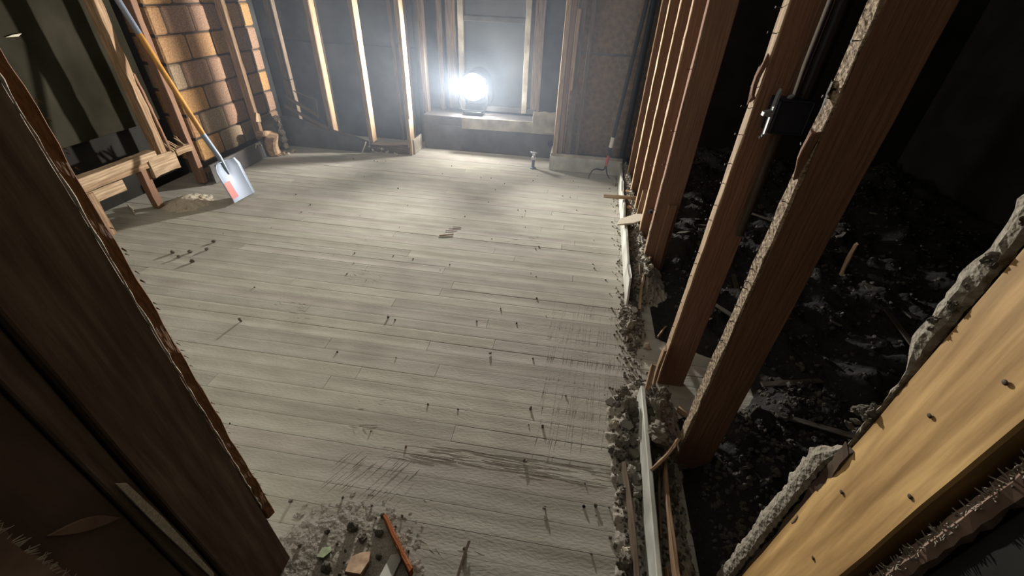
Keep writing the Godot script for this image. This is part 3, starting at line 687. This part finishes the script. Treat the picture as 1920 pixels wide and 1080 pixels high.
	put("screw", tube([Vector3(0.008, 0.016, 0.008), Vector3(-0.01, 0.016, 0.01)], [0.002, 0.004], 6), M.rust, br)
	tag(put("rod", tube([Vector3(0.85, 0.0, -1.90), Vector3(0.83, 0.36, -1.92)], 0.006, 8), M.steel), "thin grey rod standing in the dark behind the pale edged stud", "rod")
	# white baseboard in two broken lengths
	var b1 := struct("baseboard_right", timber(0.14, 0.018, 0.98, 0.0018, 12, 0.003, 0.02), M.white, along(Vector3(0.385, 0.066, -0.33), Vector3(0.418, 0.066, -1.30), Vector3.UP))
	var pts := []
	for k in 13: pts.append(Vector2(2.12 + k * 0.175, 0.135 + rng.randf_range(-0.025, 0.012)))
	var outline := [Vector2(2.05, 0.06), Vector2(2.02, 0.0), Vector2(4.19, 0.0)]
	pts.reverse()
	for p in pts: outline.append(p)
	struct("baseboard_right_far", slab(outline, 0.018), M.white, Transform3D(Basis(Vector3(0.03, 0, -1).normalized(), Vector3.UP, Vector3(1, 0, 0.03).normalized()), Vector3(0.362, 0.0, 0.0)))
	tag(put("white_shard", slab([Vector2(-0.13, -0.03), Vector2(-0.02, -0.07), Vector2(0.10, -0.05), Vector2(0.13, 0.0), Vector2(0.03, 0.06), Vector2(-0.09, 0.05)], 0.012), M.plaster_pale, null, Transform3D(Basis(Vector3.BACK, 0.30) * Basis(Vector3.UP, 0.2) * Basis(Vector3.RIGHT, -PI / 2), Vector3(0.50, 0.175, -2.86))), "white plaster shard lying across the far baseboard and rubble", "plaster")
	tag(put("lath", timber(0.03, 0.012, 0.26, 0.002, 5), M.stud_pale, null, along(Vector3(0.30, 0.145, -3.30), Vector3(0.56, 0.17, -3.26), Vector3.UP)), "short lath poking out over the far right baseboard", "lath")
	var L := [
		[Vector3(0.505, 0.0, -1.43), Vector3(0.505, 0.245, -1.435), 0.012, 0.03, M.stud, "upright lath standing against the foot of the pale edged stud"],
		[Vector3(0.455, 0.04, -1.33), Vector3(0.468, 0.17, -1.40), 0.02, 0.02, M.stud, "short leaning stick beside the upright lath"],
		[Vector3(0.405, 0.12, -0.905), Vector3(0.515, 0.17, -1.03), 0.012, 0.045, M.stud, "broken lath bridging the near baseboard and the thick stud"],
		[Vector3(0.335, 0.03, -0.98), Vector3(0.345, 0.06, -0.57), 0.016, 0.03, M.stud_grey, "long dusty lath lying left of the near baseboard"],
		[Vector3(0.47, 0.10, -0.98), Vector3(0.435, 0.16, -0.45), 0.014, 0.035, M.stud, "long lath lying right of the near baseboard by the dark rubble"],
		[Vector3(0.45, 0.08, -0.93), Vector3(0.425, 0.09, -0.70), 0.008, 0.02, M.stud_grey, "thin split lath in the plaster right of the near baseboard"],
		[Vector3(0.438, 0.07, -0.62), Vector3(0.43, 0.10, -0.45), 0.010, 0.02, M.stud, "short lath at the bottom edge beside the near baseboard"],
		[Vector3(0.425, 0.01, -1.87), Vector3(0.40, 0.02, -1.70), 0.012, 0.02, M.stud_grey, "stub of lath in the rubble at the end of the far baseboard"],
		[Vector3(0.50, 0.0, -2.10), Vector3(0.50, 0.12, -2.30), 0.012, 0.06, M.stud_grey, "grey split board behind the broken end of the far baseboard"],
		[Vector3(0.49, 0.02, -1.98), Vector3(0.515, 0.13, -2.2), 0.012, 0.025, M.stud_pale, "pale lath standing behind the broken end of the far baseboard"],
		[Vector3(0.62, 0.02, -1.86), Vector3(0.55, 0.06, -1.72), 0.010, 0.014, M.stud, "thin stick crossing the gap in the right wall"],
		[Vector3(0.415, 0.0, -1.78), Vector3(0.425, 0.085, -1.80), 0.03, 0.02, M.plaster, "upright plaster stub casting a long shadow in the wall gap"],
		[Vector3(0.60, 0.01, -1.31), Vector3(0.72, 0.06, -1.14), 0.02, 0.03, M.stud_pale, "pale stick behind the thick rough stud in the debris"]]
	for l in L:
		tag(put("lath", timber(l[2], l[3], l[0].distance_to(l[1]), 0.003, 8, 0.002, 0.012), l[4], null, along(l[0], l[1])), l[5], "lath")

# ---------- rubble along the right wall ----------
func far_board(z: float) -> float:
	return 0.362 - z * 0.03

func heap_h(x: float, z: float) -> float:
	# low bank of plaster on both sides of the baseboard, deepest near the two near studs
	var h := 0.0
	h = maxf(h, 0.11 * (1.0 - Vector2((x - 0.47) / 0.13, (z + 1.18) / 0.30).length()))
	h = maxf(h, 0.05 * (1.0 - Vector2((x - 0.36) / 0.085, (z + 1.16) / 0.2).length()))
	h = maxf(h, (0.032 - 0.45 * absf(x - 0.365)) * smoothstep(-1.05, -0.95, z))
	h = maxf(h, (0.075 - 0.9 * absf(x - 0.465)) * smoothstep(-1.2, -1.0, z))
	h = maxf(h, (0.15 - 1.0 * absf(x - 0.54)) * (1.0 - smoothstep(-2.2, -2.05, z)) * smoothstep(0.0, 0.02, x - far_board(z) - 0.012))
	h = maxf(h, 0.05 * (1.0 - Vector2((x - 0.44) / 0.07, (z + 1.88) / 0.24).length()))
	if h <= 0.0: return -0.01
	return h + 0.022 * noise.get_noise_2d(x * 14.0, z * 14.0) + 0.01 * noise.get_noise_2d(x * 40.0, z * 40.0)

func build_rubble():
	stuff("plaster_bank", mound(0.24, 0.68, -4.2, -0.2, 70, 520, heap_h), M.dust, "bank of grey plaster dust along the foot of the right wall", "rubble")
	var xs: Array[Transform3D] = []
	for k in 5200:
		var x := rng.randfn(0.42, 0.075); var z := rng.randf_range(-4.15, -0.3)
		if z < -2.0: x = far_board(z) + 0.02 + absf(rng.randfn(0.0, 0.06))
		if z < -2.0 and k % 6 == 0: x = far_board(z) - 0.012 - absf(rng.randfn(0.0, 0.03))
		if z > -2.0 and z < -1.45: x = rng.randfn(0.42, 0.04)
		var h := heap_h(x, z)
		if h < 0.0:
			if rng.randf() > 0.22: continue
			h = 0.0
		var s := rng.randf_range(0.004, 0.016)
		xs.append(at(Vector3(x, h + s * 0.2, z), Vector3(rng.randf(), rng.randf(), rng.randf()) * TAU, Vector3.ONE * s))
	scatter("plaster_grit", chunk_meshes[3], M.plaster, xs, "fine plaster grit covering the rubble along the right wall", "grit")
	var n := 0
	for k in 900:
		if n >= 215: break
		var z := rng.randf_range(-4.1, -0.35); var x := rng.randfn(0.42, 0.07)
		if k % 5 < 3: z = rng.randf_range(-1.38, -0.85); x = rng.randfn(0.42, 0.075)
		if z < -2.0: x = far_board(z) + rng.randf_range(0.02, 0.13)
		var h := heap_h(x, z)
		if h < 0.008 or absf(x - lerpf(0.38, 0.418, -z / 1.3)) < 0.012: continue
		var s := rng.randf_range(0.018, 0.055) if z > -2.0 else rng.randf_range(0.02, 0.045)
		var m: Material = [M.plaster, M.plaster, M.plaster_grey, M.dust][rng.randi() % 4]
		if z < -2.0: m = [M.plaster, M.plaster_pale, M.tan, M.plaster][rng.randi() % 4]
		var side := "left of the baseboard" if x < (lerpf(0.38, 0.418, -z / 1.3) if z > -1.5 else far_board(z)) else "right of the baseboard"
		var zone := "nearest the camera" if z > -0.9 else "by the two near studs" if z > -1.42 else "in the wall gap" if z > -2.05 else "before the farther studs"
		var tone := "grey" if m == M.plaster_grey else "pale" if m == M.plaster_pale else "tan" if m == M.tan else "dusty" if m == M.dust else "drab"
		var place := zone + (", " + side if z > -1.42 else "")
		if rng.randf() < 0.7: crumb(Vector3(x, h + s * 0.15, z), s, m, "rough %s plaster lump in rubble %s" % [tone, place], "%s plaster lumps %s" % [tone, place])
		else:
			tag(put("plaster_flake", flake_meshes[rng.randi() % 8], m, null, at(Vector3(x, h + s * 0.2, z), Vector3(rng.randf_range(-2.2, -0.9), rng.randf() * TAU, rng.randf_range(-0.5, 0.5)), Vector3.ONE * s * 1.3)), "flat %s plaster flake in rubble %s" % [tone, place], "flake", "%s plaster flakes %s" % [tone, place])
		n += 1
	var big := [[Vector3(0.345, 0.07, -1.31), 0.055, "flat topped plaster lump at the far end of the near rubble heap"], [Vector3(0.30, 0.055, -1.14), 0.042, "pale plaster lump at the left edge of the near rubble heap"], [Vector3(0.47, 0.165, -1.17), 0.075, "large rough plaster lump between the two near studs"], [Vector3(0.455, 0.14, -1.06), 0.085, "large crusted plaster lump leaning on the near baseboard"], [Vector3(0.50, 0.13, -1.27), 0.06, "dark plaster lump at the foot of the pale edged stud"], [Vector3(0.365, 0.10, -1.22), 0.06, "round plaster lump left of the near baseboard end"], [Vector3(0.315, 0.03, -1.03), 0.035, "small pale lump on the floor side of the near rubble"], [Vector3(0.325, 0.03, -0.66), 0.04, "pale chip near the bottom of the picture beside the long lath"], [Vector3(0.31, 0.05, -0.63), 0.05, "dark knob of plaster casting a long shadow left of the long lath"], [Vector3(0.41, 0.03, -1.78), 0.035, "pale lump at the near end of the gap rubble"], [Vector3(0.50, 0.02, -1.69), 0.03, "white lump with a pointed shadow in the wall gap"]]
	for k in big.size():
		tag(put("plaster_lump", lump_meshes[k % 5], M.plaster_pale if k in [1, 7, 10] else M.plaster, null, at(big[k][0], Vector3(k * 1.3, k * 0.7, k), Vector3(1.2, 0.95, 1.1) * big[k][1])), big[k][2], "plaster")

func scatter(called: String, mesh: Mesh, m: Material, xs: Array[Transform3D], label: String, category: String):
	var mm := MultiMesh.new(); mm.transform_format = MultiMesh.TRANSFORM_3D; mm.mesh = mesh; mm.instance_count = xs.size()
	for i in xs.size(): mm.set_instance_transform(i, xs[i])
	var o := MultiMeshInstance3D.new(); o.multimesh = mm; o.material_override = m; o.name = numbered(called); add_child(o)
	o.set_meta("kind", "stuff"); tag(o, label, category)

# ---------- the dark room through the right wall ----------
func dark_h(x: float, z: float) -> float:
	if x < 0.56: return -0.02
	var h := 0.10 + 0.12 * noise.get_noise_2d(x * 1.3 + 5.0, z * 1.3) + 0.06 * noise.get_noise_2d(x * 4.0, z * 4.0) + 0.03 * noise.get_noise_2d(x * 13.0, z * 13.0)
	h *= smoothstep(0.56, 0.8, x)
	var bare := 1.0 - smoothstep(0.6, 1.2, Vector2((x - 0.70) / 0.36, (z + 1.50) / 0.27).length())
	return h * (1.0 - bare) - 0.02 * bare

func build_neighbour_room():
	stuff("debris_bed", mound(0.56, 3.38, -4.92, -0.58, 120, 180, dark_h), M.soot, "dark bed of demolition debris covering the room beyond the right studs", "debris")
	var xs: Array[Transform3D] = []
	for k in 5000:
		var x := rng.randf_range(0.62, 3.2); var z := rng.randf_range(-4.8, -0.58)
		if k % 3 == 0: x = rng.randf_range(0.62, 1.3); z = rng.randf_range(-1.5, -0.58)
		var h := dark_h(x, z)
		if h < 0.004: continue
		var s := rng.randf_range(0.008, 0.035)
		xs.append(at(Vector3(x, h, z), Vector3(rng.randf(), rng.randf(), rng.randf()) * TAU, Vector3(1, 0.6, 0.9) * s))
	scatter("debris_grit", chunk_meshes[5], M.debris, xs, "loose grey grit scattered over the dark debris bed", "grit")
	for k in 70:
		var x := rng.randf_range(0.7, 3.0); var z := rng.randf_range(-4.4, -0.65)
		var h := dark_h(x, z)
		if h < 0.02: continue
		var s := rng.randf_range(0.04, 0.13)
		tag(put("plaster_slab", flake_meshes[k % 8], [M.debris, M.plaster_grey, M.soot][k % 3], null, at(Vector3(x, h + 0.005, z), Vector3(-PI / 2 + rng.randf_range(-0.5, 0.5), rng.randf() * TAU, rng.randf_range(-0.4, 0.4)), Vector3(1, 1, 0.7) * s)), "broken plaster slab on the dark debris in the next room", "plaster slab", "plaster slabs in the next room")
	for k in 16:
		var x := rng.randf_range(0.8, 2.8); var z := rng.randf_range(-3.6, -0.7)
		var h := dark_h(x, z) + 0.02
		if h < 0.03: continue
		var a := rng.randf() * PI; var l := rng.randf_range(0.25, 0.8)
		var d := Vector3(cos(a), rng.randf_range(-0.08, 0.12), sin(a)) * l
		if x + d.x < 0.62 or z + d.z > -0.6: continue
		tag(put("lath", timber(0.03, 0.007, l, 0.003, 5, 0.002, 0.01), M.old_lath, null, along(Vector3(x, h, z), Vector3(x, h, z) + d, Vector3(-d.z, 0, d.x).normalized())), "old lath strewn over the dark debris in the next room", "lath", "laths strewn in the next room")
	tag(put("bright_lath", timber(0.026, 0.010, 0.19, 0.004, 6, 0.002, 0.012), M.stud_pale, null, along(Vector3(1.595, 0.235, -2.26), Vector3(1.605, 0.41, -2.29), Vector3.BACK)), "single pale lath sticking up brightly lit out of the dark debris", "lath")

# ---------- doorway, left side ----------
func build_near_left():
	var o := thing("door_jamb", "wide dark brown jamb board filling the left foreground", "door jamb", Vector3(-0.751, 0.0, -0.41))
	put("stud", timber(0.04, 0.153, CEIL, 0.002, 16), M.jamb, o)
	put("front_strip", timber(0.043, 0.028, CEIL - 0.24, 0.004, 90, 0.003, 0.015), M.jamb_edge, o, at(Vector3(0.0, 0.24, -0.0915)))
	var pts := []; var rad := []
	for k in 70:
		pts.append(Vector3(0.0205 + rng.randf_range(-0.001, 0.002), 0.30 + k * 0.018, -0.0775 + rng.randf_range(-0.0013, 0.0013))); rad.append(rng.randf_range(0.0004, 0.003) if noise.get_noise_1d(k * 0.35) > -0.25 else 0.0003)
	put("plaster_line", tube(pts, rad, 5, true), M.plaster_pale, o)
	for k in 30:
		var y := rng.randf_range(0.28, 1.4)
		put("fibre", tube([Vector3(0.018, y, -0.104), Vector3(0.022 + rng.randf() * 0.003, y - rng.randf_range(0.003, 0.008), -0.1045 - rng.randf() * 0.002)], [0.0012, 0.0004], 4, true), M.jamb_edge, o)
	tag(put("casing_strip", timber(0.034, 0.038, CEIL, 0.002, 12), M.stud_grey, null, at(Vector3(-0.757, 0.0, -0.308))), "lighter casing strip behind the wide left jamb board", "casing")
	tag(put("wall_board", timber(0.02, 0.34, CEIL, 0.002, 8), M.jamb_dark, null, at(Vector3(-0.762, 0.0, -0.115))), "dark stained board left of the casing strip", "board")
	tag(put("wood_sliver", slab([Vector2(0.005, 0.31), Vector2(0.013, 0.32), Vector2(0.012, 0.60), Vector2(0.006, 0.735), Vector2(-0.006, 0.755), Vector2(-0.004, 0.60)], 0.005), M.plaster_pale, null, at(Vector3(-0.735, 0.0, -0.306), Vector3(0, PI / 2, 0))), "pale pointed wood sliver stuck beside the casing strip", "sliver")
	var fl := []
	for k in 15: fl.append(Vector2(-0.06 + 0.12 * k / 14.0, 0.014 * sin(PI * k / 14.0)))
	for k in 13: fl.append(Vector2(0.052 - 0.104 * k / 12.0, -0.008 * sin(PI * (k + 1) / 14.0)))
	tag(put("paper_tear", slab(fl, 0.005), M.paper, null, at(Vector3(-0.748, 0.72, -0.24), Vector3(0, PI / 2, -0.9))), "leaf shaped tear in the dark board at lower left", "tear")
	# torn plasterboard close to the camera
	var edge := []
	for k in 41: edge.append(Vector2(0.176 + rng.randf_range(-0.005, 0.005), 0.43 + 0.7 * k / 40.0))
	edge.append(Vector2(-0.2, 1.13)); edge.append(Vector2(-0.2, 0.43))
	var tp := thing("plasterboard_remnant", "torn pinkish plasterboard edge at the bottom left corner", "plasterboard", Vector3(-0.733, 0.0, 0.0))
	put("sheet", slab(edge, 0.010), M.paper, tp, Transform3D(Basis(Vector3(0, 0, -1), Vector3.UP, Vector3.RIGHT), Vector3.ZERO))
	for k in 90:
		var y := rng.randf_range(0.6, 1.0)
		put("fibre", tube([Vector3(0.004, y, -0.171), Vector3(0.007, y + rng.randf_range(-0.012, 0.012), -0.176 - rng.randf() * 0.010)], [0.0013, 0.0004], 4, true), M.plaster_pale, tp)

# ---------- doorway, right side ----------
func build_near_right():
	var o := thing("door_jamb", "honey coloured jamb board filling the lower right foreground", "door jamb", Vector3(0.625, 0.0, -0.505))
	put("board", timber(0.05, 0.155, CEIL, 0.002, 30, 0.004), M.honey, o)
	for k in 5:
		put("knot", lathe([[0.008, 0.0], [0.007, 0.0008], [0.001, 0.001]], 10), M.jamb_dark, o, at(Vector3(-0.0255, [0.55, 0.72, 0.86, 0.98, 1.1][k], [0.02, -0.03, 0.055, -0.01, 0.03][k]), Vector3(0, 0, PI / 2), Vector3(0.5, 1, 0.6)))
	# ragged plaster hanging on the far edge
	var rings := []
	for k in 110:
		var y := 0.05 + k * 0.0135
		var low := 1.0 - smoothstep(0.70, 0.80, y)
		var high := smoothstep(0.98, 1.06, y)
		var wide := 0.004 + 0.020 * low + 0.016 * high + 0.009 * noise.get_noise_1d(y * 7.0) * (low + high) + 0.003 * noise.get_noise_1d(y * 30.0)
		wide = maxf(wide, 0.003)
		var out := -0.079 - 0.012 * low - 0.002 * high
		var thick := 0.006 + 0.004 * low + 0.005 * high + 0.002 * noise.get_noise_1d(y * 21.0 + 40.0)
		var r := PackedVector3Array()
		for q in 8:
			var a := TAU * q / 8.0
			r.append(Vector3(-0.020 - 0.006 * low + 0.004 * noise.get_noise_1d(y * 9.0) + cos(a) * thick * (1.0 + 0.35 * noise.get_noise_2d(y * 60.0, q)), y + rng.randf_range(-0.003, 0.003), out - wide + sin(a) * wide * (1.0 + 0.35 * noise.get_noise_2d(y * 40.0, q + 20.0))))
		rings.append(r)
	put("plaster_edge", loft(rings, true), M.plaster, o)
	put("torn_paper", timber(0.004, 0.022, 0.74, 0.009, 50, 0.001, 0.012), M.jamb_dark, o, at(Vector3(-0.0255, 0.06, -0.076)))
	for k in 22:
		var y: float = rng.randf_range(1.0, 1.4) if k % 3 else rng.randf_range(0.80, 0.90)
		var s := rng.randf_range(0.012, 0.030)
		put("plaster_lump", lump_meshes[k % 5], M.plaster_grey if k % 4 == 0 else M.plaster, o, at(Vector3(-0.022, y, -0.086 - rng.randf() * 0.026), Vector3(k, k * 2, k * 3), Vector3(0.7, 1.3, 1.0) * s))
	rings = []
	for k in 80:
		var y := 0.2 + k * 0.02
		var r := PackedVector3Array()
		for q in 6:
			var a := TAU * q / 6.0
			r.append(Vector3(cos(a) * 0.010, y, sin(a) * (0.013 + 0.006 * noise.get_noise_1d(y * 18.0))) * Vector3(1 + rng.randf() * 0.3, 1, 1 + rng.randf() * 0.4))
		rings.append(r)
	var fs := thing("frayed_strip", "frayed fibrous strip along the near edge of the honey coloured jamb", "strip", Vector3(0.625, 0.0, -0.395))
	put("core", loft(rings, true), M.paper, fs)
	for k in 290:
		var y := rng.randf_range(0.55, 1.15)
		put("fibre", tube([Vector3(-0.006, y, rng.randf_range(-0.012, 0.008)), Vector3(-0.011 - rng.randf() * 0.004, y + rng.randf_range(-0.010, 0.014), rng.randf_range(-0.020, 0.008))], [0.0022, 0.0008], 4, true), M.plaster, fs)
	tag(put("wall_board", timber(0.02, 0.42, CEIL, 0.002, 8), M.grime, null, at(Vector3(0.638, 0.0, -0.165))), "dark wall board at the extreme lower right", "board")

# ---------- litter ----------
func build_floor_litter():
	# named pieces in the near foreground
	var w := thing("splintered_wedge", "tall orange splintered wedge of wood standing in the foreground dust", "splinter", Vector3(-0.42, 0.0, -0.585))
	put("shard", slab([Vector2(-0.10, 0.0), Vector2(0.12, 0.0), Vector2(0.115, 0.055), Vector2(0.0, 0.032), Vector2(-0.07, 0.014)], 0.016), M.orange_wood, w, at(Vector3(0, 0, 0), Vector3(0, -0.80, 0)))
	put("torn_edge", timber(0.012, 0.014, 0.22, 0.004, 18, 0.002, 0.01), M.orange_wood, w, Transform3D(Basis(Vector3.UP, -0.80), Vector3.ZERO) * along(Vector3(-0.09, 0.012, 0), Vector3(0.115, 0.055, 0)))
	tag(put("white_chip", slab([Vector2(-0.018, -0.06), Vector2(0.022, -0.06), Vector2(0.02, 0.035), Vector2(0.006, 0.055), Vector2(-0.018, 0.04)], 0.008), M.white, null, at(Vector3(-0.405, 0.018, -0.50), Vector3(-PI / 2 - 0.25, -0.1, 0))), "white pointed chip beside the orange splinter", "chip")
	tag(put("tan_chip", slab([Vector2(-0.03, -0.04), Vector2(0.02, -0.045), Vector2(0.03, 0.0), Vector2(0.022, 0.035), Vector2(-0.005, 0.03), Vector2(-0.032, 0.012)], 0.016), M.tan, null, at(Vector3(-0.503, 0.022, -0.50), Vector3(-PI / 2 - 0.35, 0.1, 0))), "flat tan chip lying on the foreground dust", "chip")
	tag(put("green_chip", slab([Vector2(-0.018, -0.018), Vector2(0.004, -0.022), Vector2(0.022, 0.004), Vector2(0.012, 0.022), Vector2(-0.014, 0.018)], 0.005), M.green, null, at(Vector3(-0.628, 0.012, -0.512), Vector3(-PI / 2 - 0.4, 0.2, 0))), "pale green chip in the foreground dust", "chip")
	stuff("dust_heap", mound(-0.80, -0.30, -0.72, -0.25, 90, 90, func(x, z): return 0.009 * (1.0 - Vector2((x + 0.56) / 0.24, (z + 0.42) / 0.24).length()) + 0.004 * noise.get_noise_2d(x * 22, z * 22) + 0.002 * noise.get_noise_2d(x * 70, z * 70)), M.dust, "loose heap of dust at the bottom of the picture", "dust")
	var fg := [[Vector3(-0.575, 0.012, -0.60), 0.036, "largest dark lump in the foreground with a long shadow"], [Vector3(-0.483, 0.012, -0.60), 0.030, "dark lump nearest the orange splinter with a long shadow"], [Vector3(-0.53, 0.010, -0.575), 0.030, "crusty lump between the two tall foreground lumps"], [Vector3(-0.495, 0.007, -0.655), 0.018, "small lump above the foreground heap"], [Vector3(-0.655, 0.006, -0.575), 0.018, "small curled lump left of the foreground heap"], [Vector3(-0.60, 0.012, -0.475), 0.034, "grey lump at the bottom edge of the foreground heap"], [Vector3(-0.455, 0.010, -0.53), 0.022, "grey lump behind the white pointed chip"]]
	for k in fg.size():
		tag(put("plaster_lump", lump_meshes[k % 5], M.plaster, null, at(fg[k][0], Vector3(k, k * 2.0, 0.5), Vector3(1.0, 1.25, 0.9) * fg[k][1])), fg[k][2], "plaster")
	for k in 22:
		var p := Vector3(rng.randfn(-0.55, 0.11), 0.004, rng.randf_range(-0.70, -0.40))
		crumb(p + Vector3(0, maxf(0.0, 0.008 * (1.0 - Vector2((p.x + 0.56) / 0.22, (p.z + 0.42) / 0.22).length())), 0), rng.randf_range(0.006, 0.018), M.plaster, "tiny plaster crumb on the dust at the bottom of the picture", "crumbs in the foreground dust")
	# upright chips casting long shadows
	var up := [[-0.046, -1.20, 0.009, "oval dark chip standing on the floor left of the near rubble"], [0.015, -1.115, 0.009, "small pale topped lump on the floor below the oval chip"], [-0.040, -0.945, 0.011, "pointed chip standing on the splintered floorboard"], [0.053, -0.775, 0.010, "stubby dark chip nearest the long lath on the floor"], [-1.632, -1.49, 0.024, "nail like peg standing on the floorboards at the left"], [-0.887, -1.665, 0.010, "small upright chip in the middle of the floor"], [-0.285, -1.50, 0.010, "little upright chip near the middle floorboard joint"], [-0.19, -0.60, 0.010, "thin upright splinter tip at the bottom centre"]]
	for u in up:
		tag(put("floor_chip", timber(0.012, 0.009, u[2], 0.003, 4, 0.003, 0.004), M.plaster_grey, null, at(Vector3(u[0], 0.0, u[1]), Vector3(rng.randf_range(-0.15, 0.15), rng.randf(), rng.randf_range(-0.2, 0.2)))), u[3], "chip")
	tag(put("splinter", timber(0.008, 0.006, 0.12, 0.002, 5, 0.001, 0.005), M.stud_grey, null, along(Vector3(-0.196, 0.006, -0.50), Vector3(-0.182, 0.012, -0.62))), "thin dark splinter lying at the bottom centre", "splinter")
	tag(put("splinter", timber(0.008, 0.005, 0.10, 0.002, 5, 0.001, 0.005), M.stud_old, null, along(Vector3(-0.88, 0.004, -2.62), Vector3(-0.77, 0.006, -2.66))), "longer of the dark splinters on the middle floorboards", "splinter")
	for k in 3:
		tag(put("splinter", timber(0.006, 0.004, 0.06, 0.001, 4, 0.001, 0.004), M.stud_old, null, along(Vector3(-0.86 + k * 0.02, 0.004, -2.70 - k * 0.035), Vector3(-0.79 + k * 0.02, 0.004, -2.71 - k * 0.035))), "short dark splinter beside the longer floor splinter", "splinter", "short floor splinters")
	# small dark crumbs all over the boards
	for k in 96:
		var x := rng.randf_range(-2.4, 0.40); var z := rng.randf_range(-4.1, -0.8)
		if x < -2.0 and z > -2.2: continue
		var part := "near the foreground" if z > -1.4 else "in the middle of the room" if z > -2.7 else "on the bright boards near the lamp"
		var kind: String = ["grey", "black", "brown"][k % 3]
		crumb(Vector3(x, 0.001, z), rng.randf_range(0.005, 0.015), [M.plaster_grey, M.soot, M.stud_old][k % 3], "small %s crumb on the dusty floorboards %s" % [kind, part], "%s floor crumbs %s" % [kind, part])
	for k in 6:
		var p := [Vector3(-2.40, 0, -2.05), Vector3(-2.32, 0, -2.10), Vector3(-2.42, 0, -1.98), Vector3(-2.30, 0, -1.95), Vector3(-2.50, 0, -2.02), Vector3(-2.35, 0, -2.2)][k] as Vector3
		crumb(p + Vector3(0, 0.008, 0), 0.028, M.plaster, "dusty lump on the floor before the low left frame", "lumps before the low left frame")

# ---------- dust in the air ----------
func build_haze():
	var f := FogVolume.new(); f.name = "dust_haze"; f.size = Vector3(2.9, 2.4, 2.44); f.position = Vector3(-1.1, 1.3, -3.56)
	var m := FogMaterial.new(); m.density = 0.036; m.albedo = Color(0.86, 0.92, 1.0); f.material = m
	f.set_meta("kind", "stuff"); f.set_meta("label", "faint dust hanging in the air round the work light"); f.set_meta("category", "haze")
	add_child(f)
